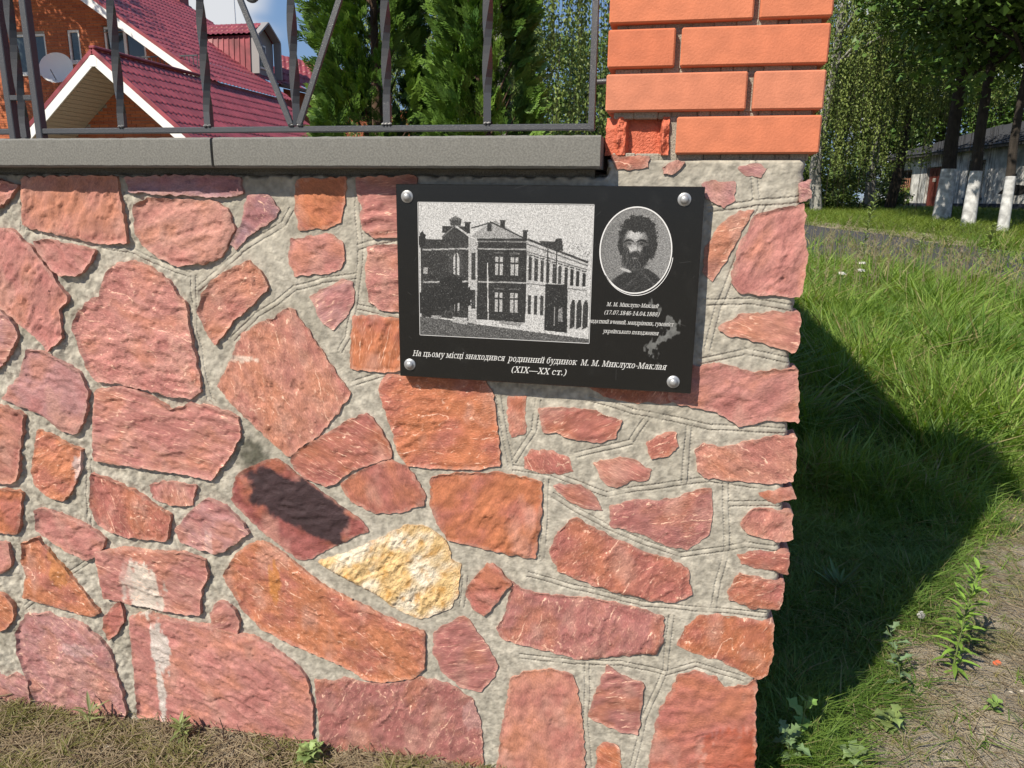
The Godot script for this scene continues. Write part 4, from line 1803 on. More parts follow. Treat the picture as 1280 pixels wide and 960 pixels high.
	for e: Array in [[-26.0, -20.4], [-19.15, -18.36], [-17.94, -17.1], [-15.72, -11.0]]:
		for k in 8:
			var xa: float = lerpf(e[0], e[1], k / 8.0)
			var xb: float = lerpf(e[0], e[1], (k + 1) / 8.0)
			var top := my - 0.3 - ms * maxf(absf(xa - mx), absf(xb - mx))
			box(st, Vector3(xa, 0.6, -20.3), Vector3(xb, top, -20.012))
	for r: Rect2 in holes:
		box(st, Vector3(r.position.x, 0.6, -20.3), Vector3(r.end.x, r.position.y, -20.012))
		var t2: float = my - 0.3 - ms * maxf(absf(r.position.x - mx), absf(r.end.x - mx))
		box(st, Vector3(r.position.x, r.end.y, -20.3), Vector3(r.end.x, t2, -20.012))
	put_w("main_wall", st.commit(), mort, root)
	window_part(root, holes[0], -20.0, 1)
	window_part(root, holes[1], -20.0, 2)
	window_part(root, holes[2], -20.0, 2)
	for s: float in [-1.0, 1.0]:
		var dir := Vector3(s, -ms, 0).normalized()
		var nrm := Vector3(ms * s, 1, 0).normalized()
		st = begin()
		var p0 := Vector3(mx, my - 0.17, -18.5)
		bar(st, p0, p0 + dir * 9.0, 0.035, 0.24, nrm, 0.006)
		put_w("barge_board", st.commit(), mats.white, root)
		st = begin()
		bar(st, Vector3(mx, my - 0.015, -18.5), Vector3(mx, my - 0.015, -18.5) + dir * 9.0, 0.05, 0.09, nrm, 0.006)
		put_w("verge_trim", st.commit(), red, root)
		st = begin()
		var a := p0 - nrm * 0.05 + Vector3(0, 0, -0.02)
		quad(st, a, a + Vector3(0, 0, -1.5), a + dir * 9.0 + Vector3(0, 0, -1.5), a + dir * 9.0)
		put_w("soffit_panel", st.commit(), mats.soffit, root)
	# side wall under the eaves and the body behind
	put_w("side_wall", box_mesh(Vector3(-14.6, 0.6, -27.0), Vector3(-14.4, 4.7, -20.3)), mort, root)
	put_w("side_wall", box_mesh(Vector3(-10.6, 0.6, -21.6), Vector3(-10.4, 2.6, -16.0)), mort, root)
	# rear wing with its eaves board
	var ea := Vector3(-14.2, 5.36, -25.1)
	var eb := Vector3(-11.2, 4.75, -26.2)
	var eu := (eb - ea).normalized()
	var ed := Vector3(0.35, -0.72, 0.6).normalized()
	put_w("wing_roof", roof_sheet(ea - ed * 1.5, eu, 3.2, ed, 1.5), red, root)
	st = begin()
	bar(st, ea + Vector3(0, -0.12, 0.02), eb + Vector3(0, -0.12, 0.02), 0.2, 0.12, Vector3.UP, 0.02)
	put_w("gutter", st.commit(), mat(lin(0.16, 0.09, 0.07), 0.5), root)
	st = begin()
	quad(st, ea + Vector3(0, -0.2, -0.3), eb + Vector3(0, -0.2, -0.3), eb + Vector3(0, -3, -0.3), ea + Vector3(0, -3, -0.3))
	quad(st, ea + Vector3(0, -0.2, -0.5), ea + Vector3(0, -3, -0.5), eb + Vector3(0, -3, -0.5), eb + Vector3(0, -0.2, -0.5))
	box(st, Vector3(-14.4, 0.6, -26.9), Vector3(-9.0, 4.5, -26.7))
	put_w("wing_wall", st.commit(), mat(lin(0.36, 0.11, 0.05), 0.9), root)
	# dormer with a two pitched hat, its window looking to the right
	var fx := -14.3
	var z0 := -23.4
	var z1 := -24.95
	var zr := -24.2
	var yb := 5.44
	var ye := 6.58
	var yr := 7.1
	st = begin()
	var n := 9
	for k in n:
		# standing seams of the steep side
		var xa := lerpf(fx, -16.05, float(k) / n)
		var xb := lerpf(fx, -16.05, float(k + 1) / n) + 0.015
		var la := yb - (xa - fx) * ms - 0.15
		var lb := yb - (xb - fx) * ms - 0.15
		quad(st, Vector3(xb, minf(lb, ye), z0), Vector3(xb, ye, z0 - 0.08), Vector3(xa, ye, z0 - 0.08), Vector3(xa, la, z0))
		bar(st, Vector3(xa, la, z0 + 0.01), Vector3(xa, ye, z0 - 0.07), 0.03, 0.03, Vector3.BACK)
	put_w("dormer_side", st.commit(), red, root)
	put_w("dormer_roof", roof_sheet(Vector3(fx + 0.12, yr, zr), Vector3(-1, 0, 0), 2.6, Vector3(0, ye - yr, z0 - zr + 0.1).normalized(), 0.98), red, root)
	st = begin()
	quad(st, Vector3(fx + 0.12, yr, zr), Vector3(-16.8, yr, zr), Vector3(-16.1, ye, z1 - 0.1), Vector3(fx + 0.12, ye, z1 - 0.1))
	quad(st, Vector3(fx, ye, z1 - 0.05), Vector3(-16.05, ye, z1 - 0.05), Vector3(-16.05, ye, z1), Vector3(fx, yb - 0.2, z1))
	put_w("dormer_back", st.commit(), red, root)
	st = begin()
	var grey := mat(lin(0.26, 0.25, 0.25), 0.6)
	var fpts := [Vector3(fx, yb - 0.1, z0 - 0.02), Vector3(fx, ye, z0 - 0.1), Vector3(fx, yr - 0.03, zr), Vector3(fx, ye, z1), Vector3(fx, yb - 0.1, z1 + 0.02)]
	for k in range(1, 4):
		tri(st, fpts[0], fpts[k + 1], fpts[k])
	put_w("dormer_front", st.commit(), grey, root)
	# overhanging cheeks lined in grey
	st = begin()
	for k in 4:
		var a2: Vector3 = fpts[k]
		var b2: Vector3 = fpts[k + 1]
		bar(st, a2 + Vector3(0.2, 0.02, 0), b2 + Vector3(0.2, 0.02, 0), 0.07, 0.28, Vector3.RIGHT, 0.01)
	put_w("dormer_hood", st.commit(), grey, root)
	st = begin()
	box(st, Vector3(fx - 0.02, 5.62, z0 - 1.02), Vector3(fx + 0.05, 6.4, z0 - 0.32), Transform3D.IDENTITY, 0.01)
	var dw := put_w("window", st.commit(), mats.white, root)
	var pane := mat(lin(0.035, 0.04, 0.045), 0.05)
	for k in 2:
		put("pane", box_mesh(Vector3(fx + 0.03, 5.68, z0 - 0.66 - k * 0.3), Vector3(fx + 0.056, 6.34, z0 - 0.40 - k * 0.3)), pane, dw)
	# chimney and aerial
	st = begin()
	box(st, Vector3(-19.6, 7.8, -27.2), Vector3(-18.9, 9.5, -26.6), Transform3D.IDENTITY, 0.02)
	put_w("chimney", st.commit(), mat(lin(0.28, 0.06, 0.06), 0.6), root)
	st = begin()
	tube(st, [Vector3(-16.5, 6.6, -26.4), Vector3(-16.5, 9.6, -26.4)], [0.02, 0.012], 6)
	put_w("aerial", st.commit(), mats.steel, root)
	# little iron balcony rail over the porch
	st = begin()
	bar(st, Vector3(-15.5, 5.14, -18.9), Vector3(-13.3, 5.14, -18.9), 0.04, 0.04, Vector3.UP)
	for k in 17:
		var x := -15.4 + k * 0.13
		bar(st, Vector3(x, 4.2, -18.9), Vector3(x, 5.12, -18.9), 0.018, 0.018, Vector3.BACK)
	put_w("balcony_rail", st.commit(), mats.iron, root)

	# satellite dish in front of the gable
	var dish := thing("satellite_dish", "pale round satellite dish on the left slope of the porch roof", "satellite dish", Vector3(-18.2, 4.3, -19.3))
	st = begin()
	var prof := []
	for k in 9:
		var t := k / 8.0
		prof.append(Vector2(t * 0.47, 0.16 * t * t))
	var db := Basis(Vector3.UP, 0.35) * Basis(Vector3.RIGHT, -0.35)
	lathe(st, prof, Vector3(0, 0.62, 0), db, 32)
	st.generate_normals()
	put("reflector", st.commit(), mat(lin(0.8, 0.8, 0.78), 0.6), dish)
	st = begin()
	tube(st, [Vector3(0, -0.9, -0.12), Vector3(0, 0.5, -0.1), Vector3(0, 0.62, -0.02)], [0.03, 0.03, 0.03], 8)
	put("mast", st.commit(), mats.iron, dish)
	st = begin()
	tube(st, [Vector3(0, 0.2, 0.05), db * Vector3(0, -0.25, 0.5) + Vector3(0, 0.62, 0)], [0.012, 0.012], 6)
	put("feed_arm", st.commit(), mats.iron, dish)


# ---------------------------------------------------------------- white building across the road
func make_white_building() -> void:
	var root := thing("white_building", "low white plastered building with dark roof and red door behind the whitewashed trees", "building", Vector3(10.1, 1.1, -36.5))
	var x := Vector3(0.137, 0, 0.9906)
	root.transform.basis = Basis(x, Vector3.UP, Vector3(-x.z, 0, x.x))
	var wm := mat(lin(0.76, 0.76, 0.74), 0.9)
	wm.albedo_texture = mats.soft_c
	wm.uv1_triplanar = true
	wm.uv1_scale = Vector3.ONE * 0.3
	# openings along the facade: x0, x1, y0, y1
	var win := [[-1.2, 0.1, 0.75, 1.72], [5.0, 6.2, 0.5, 1.85], [10.6, 11.8, 0.5, 1.85]]
	var door := [1.55, 3.5, 0.02, 1.75]
	var cut := [win[0], door, win[1], win[2]]
	var st := begin()
	var xs := [-2.6]
	for c: Array in cut:
		xs.append(c[0])
		xs.append(c[1])
	xs.append(18.0)
	for k in range(0, xs.size(), 2):
		box(st, Vector3(xs[k], 0.28, -0.3), Vector3(xs[k + 1], 2.4, 0))
	for c: Array in cut:
		box(st, Vector3(c[0], c[3], -0.3), Vector3(c[1], 2.4, 0))
		if c[2] > 0.28:
			box(st, Vector3(c[0], 0.28, -0.3), Vector3(c[1], c[2], 0))
	put("wall", st.commit(), wm, root)
	put("end_wall", box_mesh(Vector3(-2.6, 0.0, -6.0), Vector3(-2.3, 2.35, -0.3)), wm, root)
	st = begin()
	box(st, Vector3(-2.65, -0.3, -0.3), Vector3(1.55, 0.28, 0.05))
	box(st, Vector3(3.5, -0.3, -0.3), Vector3(18.0, 0.28, 0.05))
	put("plinth", st.commit(), mat(lin(0.03, 0.035, 0.06), 0.8), root)
	var dark := mat(lin(0.02, 0.022, 0.025), 0.15)
	for c: Array in win:
		st = begin()
		for e: Array in [[c[0], c[0] + 0.08, c[2], c[3]], [c[1] - 0.08, c[1], c[2], c[3]], [c[0] + 0.08, c[1] - 0.08, c[2], c[2] + 0.08], [c[0] + 0.08, c[1] - 0.08, c[3] - 0.08, c[3]], [c[0] + 0.6, c[0] + 0.67, c[2] + 0.08, c[3] - 0.08]]:
			box(st, Vector3(e[0], e[2], -0.16), Vector3(e[1], e[3], -0.1))
		var w := put("window", st.commit(), mat(lin(0.14, 0.10, 0.08), 0.7), root)
		put("pane", box_mesh(Vector3(c[0], c[2], -0.15), Vector3(c[1], c[3], -0.14)), dark, w)
		put("sill", box_mesh(Vector3(c[0] - 0.08, c[2] - 0.08, -0.1), Vector3(c[1] + 0.08, c[2] - 0.003, 0.07)), mat(lin(0.12, 0.17, 0.25), 0.7), w)
		if c[0] < 0.0:
			st = begin()
			for k in 6:
				box(st, Vector3(c[0] + 0.12 + k * 0.2, c[2] + 0.05, -0.08), Vector3(c[0] + 0.2 + k * 0.2, c[2] + 0.62, -0.06))
			put("slatted_screen", st.commit(), mat(lin(0.45, 0.22, 0.14), 0.8), w)
	st = begin()
	box(st, Vector3(1.6, 0.05, -0.16), Vector3(2.9, 1.72, -0.1))
	for k in 4:
		box(st, Vector3(1.7 + k * 0.3, 0.15, -0.1), Vector3(1.92 + k * 0.3, 1.6, -0.08))
	var d := put("door", st.commit(), mat(lin(0.16, 0.035, 0.025), 0.6), root)
	put("door_glass", box_mesh(Vector3(2.0, 1.15, -0.078), Vector3(2.3, 1.3, -0.07)), mat(lin(0.5, 0.45, 0.4), 0.3), d)
	put("doorway", box_mesh(Vector3(2.9, 0.05, -0.6), Vector3(3.5, 1.75, -0.55)), dark, root)
	put("door_step", box_mesh(Vector3(1.4, -0.3, 0.0), Vector3(3.7, 0.04, 0.7), 0.02), mats.cement_plain, root)
	# dark painted figure on a shelf-like band on the wall: a plain stencil
	st = begin()
	var fig := PackedVector2Array([Vector2(7.3, 0.62), Vector2(8.6, 0.55), Vector2(9.2, 0.66), Vector2(9.0, 0.86), Vector2(8.35, 0.92), Vector2(8.3, 1.25), Vector2(8.12, 1.36), Vector2(7.92, 1.33), Vector2(7.85, 1.12), Vector2(7.9, 0.9), Vector2(7.6, 0.78)])
	var idx := Geometry2D.triangulate_polygon(fig)
	for k in range(0, idx.size(), 3):
		tri(st, Vector3(fig[idx[k]].x, fig[idx[k]].y, 0.004), Vector3(fig[idx[k + 1]].x, fig[idx[k + 1]].y, 0.004), Vector3(fig[idx[k + 2]].x, fig[idx[k + 2]].y, 0.004))
	put("painted_figure", st.commit(), mat(lin(0.015, 0.015, 0.015), 0.9), root)
	# roof: slate slope, hipped at the left end
	var slate := mat(lin(0.045, 0.048, 0.055), 0.95)
	st = begin()
	quad(st, Vector3(-3.0, 2.30, 0.45), Vector3(0.5, 3.55, -3.2), Vector3(18.0, 3.55, -3.2), Vector3(18.0, 2.30, 0.45))
	tri(st, Vector3(-3.0, 2.30, -6.6), Vector3(0.5, 3.55, -3.2), Vector3(-3.0, 2.30, 0.45))
	quad(st, Vector3(18.0, 2.30, -6.6), Vector3(18.0, 3.55, -3.2), Vector3(0.5, 3.55, -3.2), Vector3(-3.0, 2.30, -6.6))
	for k in 22:
		bar(st, Vector3(-2.6 + k * 0.95, 2.33, 0.42), Vector3(0.9 + k * 0.82, 3.55, -3.18), 0.05, 0.05, Vector3.UP)
	put("roof", st.commit(), slate, root)
	put("eaves_board", box_mesh(Vector3(-3.0, 2.18, 0.38), Vector3(18.0, 2.31, 0.42)), mat(lin(0.05, 0.05, 0.05), 0.8), root)


# ---------------------------------------------------------------- side fence behind the pillar
func make_side_fence() -> void:
	# solid boundary fence that runs back from the pillar and keeps the grass beside it in shade
	var root := thing("sheet_fence", "crimson profiled sheet fence running back behind the brick pillar", "fence", Vector3(0.08, -0.05, -3.6))
	var red := mat(lin(0.30, 0.05, 0.06), 0.5)
	for k in 4:
		var st := begin()
		var z0 := 3.15 - k * 1.6
		for i in 16:
			var za := z0 - i * 0.1
			var pr := [0.0, 0.012, 0.012, 0.0, 0.0]
			var zz := [0.0, 0.02, 0.05, 0.07, 0.1]
			for q in 4:
				for s: float in [0.0, 0.004]:
					var p0 := Vector3(pr[q] + s, 0.05, za - zz[q])
					var p1 := Vector3(pr[q + 1] + s, 0.05, za - zz[q + 1])
					var up := Vector3(0, 2.5, 0)
					if s > 0.0:
						quad(st, p0, p0 + up, p1 + up, p1)
					else:
						quad(st, p1, p1 + up, p0 + up, p0)
		put("sheet_panel", st.commit(), red, root)
	for k in 5:
		put("post", box_mesh(Vector3(-0.06, -0.3, 3.16 - k * 1.6), Vector3(-0.003, 2.52, 3.22 - k * 1.6), 0.003), mats.iron, root)


# ---------------------------------------------------------------- trees
func leaf_quad(l: float, w: float) -> ArrayMesh:
	# a leaf folded along its midrib
	var st := begin()
	var a := Vector3(0, 0, 0)
	var b := Vector3(-w, l * 0.45, w * 0.35)
	var c := Vector3(0, l, -l * 0.1)
	var d := Vector3(w, l * 0.45, w * 0.35)
	tri(st, a, b, c)
	tri(st, a, c, d)
	return st.commit()


func spray_mesh() -> ArrayMesh:
	# one flat fan of thuja: a stem with scale covered side shoots
	var st := begin()
	var r := RandomNumberGenerator.new()
	r.seed = 2
	for s: float in [-1.0, 0.0, 1.0]:
		for k in 7:
			var t := 0.12 + k * 0.13
			var root := Vector3(0, t * 0.13, 0.012 * sin(t * 3.0))
			var ang := s * r.randf_range(0.55, 0.8)
			if s == 0.0:
				ang = r.randf_range(-0.15, 0.15)
			var len := 0.065 * (1.15 - t * 0.75) if s != 0.0 else 0.05
			var dir := Vector3(sin(ang), cos(ang), r.randf_range(-0.15, 0.35))
			var side := Vector3(cos(ang), -sin(ang), 0) * 0.0065
			var tip := root + dir * len
			var mid := root + dir * len * 0.55
			tri(st, root, mid - side, tip)
			tri(st, root, tip, mid + side)
			if s != 0.0:
				var d2 := Vector3(sin(ang * 0.35), cos(ang * 0.35), 0.2)
				tri(st, mid, mid + d2 * len * 0.45 - Vector3(0.004, 0, 0), mid + d2 * len * 0.6)
				tri(st, mid, mid + d2 * len * 0.6, mid + d2 * len * 0.45 + Vector3(0.005, 0, 0))
	return st.commit()


func thuja(at: Vector3, h: float, r: float, count: int, label: String, spray: Mesh, sd: int, lit := 1.0) -> void:
	var root := thing("thuja", label, "tree", at, "thujas behind the fence")
	var rr := RandomNumberGenerator.new()
	rr.seed = sd
	var st := begin()
	tube(st, [Vector3(0, -0.1, 0), Vector3(0.02, h * 0.4, 0), Vector3(0, h * 0.96, 0)], [0.09, 0.06, 0.008], 8)
	for k in 40:
		var y := h * (0.06 + 0.022 * k)
		var a := rr.randf() * TAU
		var l := r * 0.8 * (1.0 - y / h * 0.6)
		tube(st, [Vector3(0, y, 0), Vector3(cos(a) * l * 0.5, y + 0.12, sin(a) * l * 0.5), Vector3(cos(a) * l, y + 0.4, sin(a) * l)], [0.018, 0.012, 0.004], 5)
	put("trunk", st.commit(), mat(lin(0.09, 0.055, 0.035), 0.95), root)
	var where: Array[Transform3D] = []
	var cols := PackedColorArray()
	# plumes: upright tufts that give the outline its lobes
	var plumes := count / 26
	for p in plumes:
		var y := h * pow(rr.randf(), 0.85)
		var a := rr.randf() * TAU
		var shape := r * (0.95 - 0.25 * absf(y / h - 0.35)) * (1.0 - pow(y / h, 4.0))
		shape *= 0.86 + 0.30 * nz.get_noise_3d(cos(a) * 2.0 + sd, y * 1.3, sin(a) * 2.0)
		var base := Vector3(cos(a) * shape * rr.randf_range(0.72, 1.0), y, sin(a) * shape * rr.randf_range(0.72, 1.0))
		var out := Vector3(cos(a), 0, sin(a))
		var tint := rr.randf()
		for k in 26:
			var t := rr.randf()
			var pos := base + Vector3(0, (t - 0.35) * 0.42, 0) + out * (0.10 - 0.16 * absf(t - 0.4)) + Vector3(rr.randf() - 0.5, 0, rr.randf() - 0.5) * 0.2 * (1.05 - t)
			var up := (Vector3.UP * 0.8 + out * rr.randf_range(0.3, 1.5) + Vector3(rr.randf() - 0.5, rr.randf() - 0.5, rr.randf() - 0.5) * 1.1).normalized()
			var sideways := up.cross(out.rotated(Vector3.UP, rr.randf_range(-1.3, 1.3))).normalized()
			var s := rr.randf_range(0.75, 1.35)
			where.append(Transform3D(Basis(sideways, up, sideways.cross(up)).scaled(Vector3.ONE * s), pos))
			var g := Color(0.05, 0.115, 0.022).lerp(Color(0.145, 0.25, 0.035), clampf(tint * 0.8 + rr.randf() * 0.4 - 0.1, 0.0, 1.0))
			cols.append(g * lit)
	many("crown", spray, mats.leaf, where, cols, root).set_meta("kind", "stuff")


func bark(c: Color, sd: int) -> StandardMaterial3D:
	var key := "bark%d" % sd
	if not mats.has(key):
		var m := mat(c, 0.95)
		m.albedo_texture = mats.soft_c
		m.uv1_triplanar = true
		m.uv1_scale = Vector3(2.2, 0.7, 2.2)
		m.heightmap_enabled = true
		m.heightmap_texture = mats.grit_h
		m.heightmap_scale = 1.5
		mats[key] = m
	return mats[key]


func birch(called: String, at: Vector3, lean: Vector3, h: float, spread: float, strands: int, drop: float, label: String, leaf: Mesh, sd: int, white: bool, clear_from := 0.0) -> void:
	var root := thing(called, label, "tree", at, "weeping birches")
	var r := RandomNumberGenerator.new()
	r.seed = sd
	var st := begin()
	var pts := []
	var rad := []
	for k in 8:
		var t := k / 7.0
		pts.append(Vector3(lean.x * t * t, h * t - 0.2, lean.z * t * t) + Vector3(nz.get_noise_1d(t * 3.0 + sd), 0, nz.get_noise_1d(t * 3.0 + sd + 50)) * 0.2)
		rad.append(lerpf(0.19, 0.02, t))
	tube(st, pts, rad, 10)
	for k in 16:
		var y := h * (0.3 + 0.65 * r.randf())
		var t2 := y / h
		var base := Vector3(lean.x * t2 * t2, y, lean.z * t2 * t2)
		var a := r.randf() * TAU
		var l := spread * r.randf_range(0.5, 1.0)
		tube(st, [base, base + Vector3(cos(a) * l * 0.5, 0.8, sin(a) * l * 0.5), base + Vector3(cos(a) * l, 0.7, sin(a) * l)], [0.06, 0.035, 0.012], 6)
	put("trunk", st.commit(), bark(lin(0.55, 0.54, 0.50), 1) if white else bark(lin(0.085, 0.07, 0.055), 2), root)
	if white:
		st = begin()
		for k in 40:
			var y2 := r.randf() * h * 0.5
			var a2 := r.randf() * TAU
			var t3 := (y2 + 0.2) / h
			var rr2 := lerpf(0.19, 0.02, t3) + 0.004
			var c := Vector3(lean.x * t3 * t3, y2, lean.z * t3 * t3)
			var o := Vector3(cos(a2), 0, sin(a2))
			bar(st, c + o * rr2 - o.cross(Vector3.UP) * 0.06, c + o * rr2 + o.cross(Vector3.UP) * 0.06, 0.02 + 0.04 * r.randf(), 0.008, o)
		put("bark_scars", st.commit(), mat(lin(0.03, 0.03, 0.03), 0.95), root).set_meta("kind", "stuff")
	# hanging strands
	var where: Array[Transform3D] = []
	var cols := PackedColorArray()
	var tw := begin()
	for k in strands:
		var a3 := r.randf() * TAU
		var d := spread * sqrt(r.randf())
		var y3 := h * r.randf_range(0.34, 0.98) * (1.0 - 0.15 * d / spread)
		var t4 := y3 / h
		var p := Vector3(lean.x * t4 * t4 + cos(a3) * d, y3, lean.z * t4 * t4 + sin(a3) * d)
		var l2 := drop * r.randf_range(0.5, 1.15)
		var sway := Vector3(r.randf() - 0.5, 0, r.randf() - 0.5) * 0.25
		var n := int(l2 / 0.055)
		var tint := r.randf()
		var bottom := p + Vector3(0, -l2, 0) + sway
		if k % 3 == 0:
			bar(tw, p, bottom, 0.006, 0.006)
		for i in n:
			var t5 := float(i) / n
			var q := p + Vector3(0, -l2 * t5, 0) + sway * t5 * t5 + Vector3(r.randf() - 0.5, r.randf() - 0.5, r.randf() - 0.5) * 0.08
			if q.y < clear_from:
				break
			var b := Basis.from_euler(Vector3(PI + r.randf_range(-0.9, 0.9), r.randf() * TAU, r.randf_range(-0.7, 0.7)))
			where.append(Transform3D(b.scaled(Vector3.ONE * r.randf_range(0.75, 1.3)), q))
			cols.append(Color(0.075, 0.13, 0.028).lerp(Color(0.22, 0.27, 0.07), clampf(tint * 0.5 + r.randf() * 0.5, 0.0, 1.0)))
	put("twigs", tw.commit(), bark(lin(0.07, 0.05, 0.035), 3), root).set_meta("kind", "stuff")
	many("crown", leaf, mats.leaf, where, cols, root).set_meta("kind", "stuff")


var crown_bank := {}


func crown_mm(kind: int, r: Vector3, clumps: int, per: int, leaf: Mesh, c0: Color, c1: Color) -> Array:
	if crown_bank.has(kind):
		return crown_bank[kind]
	var rr := RandomNumberGenerator.new()
	rr.seed = 100 + kind
	var where: Array[Transform3D] = []
	var cols := PackedColorArray()
	for k in clumps:
		var dir := Vector3(rr.randf() - 0.5, rr.randf() - 0.5, rr.randf() - 0.5).normalized()
		var dist := pow(rr.randf(), 0.45)
		var c := dir * r * dist * (1.0 + 0.25 * nz.get_noise_3d(dir.x * 2.0, dir.y * 2.0, dir.z * 2.0 + kind))
		var cr := rr.randf_range(0.5, 0.95) * r.x * 0.24
		var tint := rr.randf()
		for i in per:
			var o := Vector3(rr.randfn(), rr.randfn() * 0.6, rr.randfn()) * cr * 0.55
			var b := Basis.from_euler(Vector3(rr.randf_range(1.6, 3.0), rr.randf() * TAU, rr.randf_range(-0.5, 0.5)))
			where.append(Transform3D(b.scaled(Vector3.ONE * rr.randf_range(0.7, 1.3)), c + o))
			cols.append(c0.lerp(c1, clampf(tint * 0.6 + rr.randf() * 0.4, 0.0, 1.0)))
	crown_bank[kind] = [where, cols, leaf]
	return crown_bank[kind]


func broad_tree(called: String, at: Vector3, h: float, rad: float, crown_at: Vector3, kind: int, turn: float, size: float, wash: float, label: String, group: String, leaf: Mesh) -> Node3D:
	var root := thing(called, label, "tree", at, group)
	var st := begin()
	var lean := Vector3(nz.get_noise_2d(at.x, 1.0), 0, nz.get_noise_2d(at.z, 7.0)) * 0.5
	var pts := []
	var rads := []
	for k in 9:
		var t := k / 8.0
		pts.append(lean * t + Vector3(0, -0.15 + (h * 0.72 + 0.15) * t, 0) + Vector3(0.05 * sin(k * 1.7 + at.x), 0, 0.05 * cos(k * 2.3)))
		rads.append(rad * (1.0 - 0.72 * t) * (1.22 if k == 0 else 1.0))
	tube(st, pts, rads, 12)
	for k in 9:
		var a := k * 2.4 + turn
		var t0 := 0.42 + 0.055 * k
		var b := lean * t0 + Vector3(0, h * 0.72 * t0, 0)
		var l := 0.75 * size * (3.2 - 0.15 * k)
		tube(st, [b, b + Vector3(cos(a) * l * 0.5, l * 0.35, sin(a) * l * 0.5), b + Vector3(cos(a) * l, l * 0.55, sin(a) * l)], [rad * 0.42, rad * 0.26, 0.03], 7)
	put("trunk", st.commit(), bark(lin(0.065, 0.052, 0.042), 4), root)
	if wash > 0.0:
		st = begin()
		var wp := []
		var wr := []
		for k in 5:
			var t := k / 4.0 * wash / (h * 0.72)
			var y := wash * k / 4.0
			wp.append(lean * t + Vector3(0.05 * sin(at.x) * (1.0 - t * 4.0), y, 0.05))
			wr.append(rad * (1.0 - 0.72 * t) * (1.1 - 0.03 * k) + 0.006)
		tube(st, wp, wr, 14)
		put("whitewash", st.commit(), mats.limewash, root)
	if kind >= 0:
		var bank: Array = crown_bank[kind]
		var o := many("crown", bank[2], mats.leaf, bank[0], bank[1], root)
		o.set_meta("kind", "stuff")
		o.transform = Transform3D(Basis(Vector3.UP, turn).scaled(Vector3.ONE * size), crown_at)
	return root


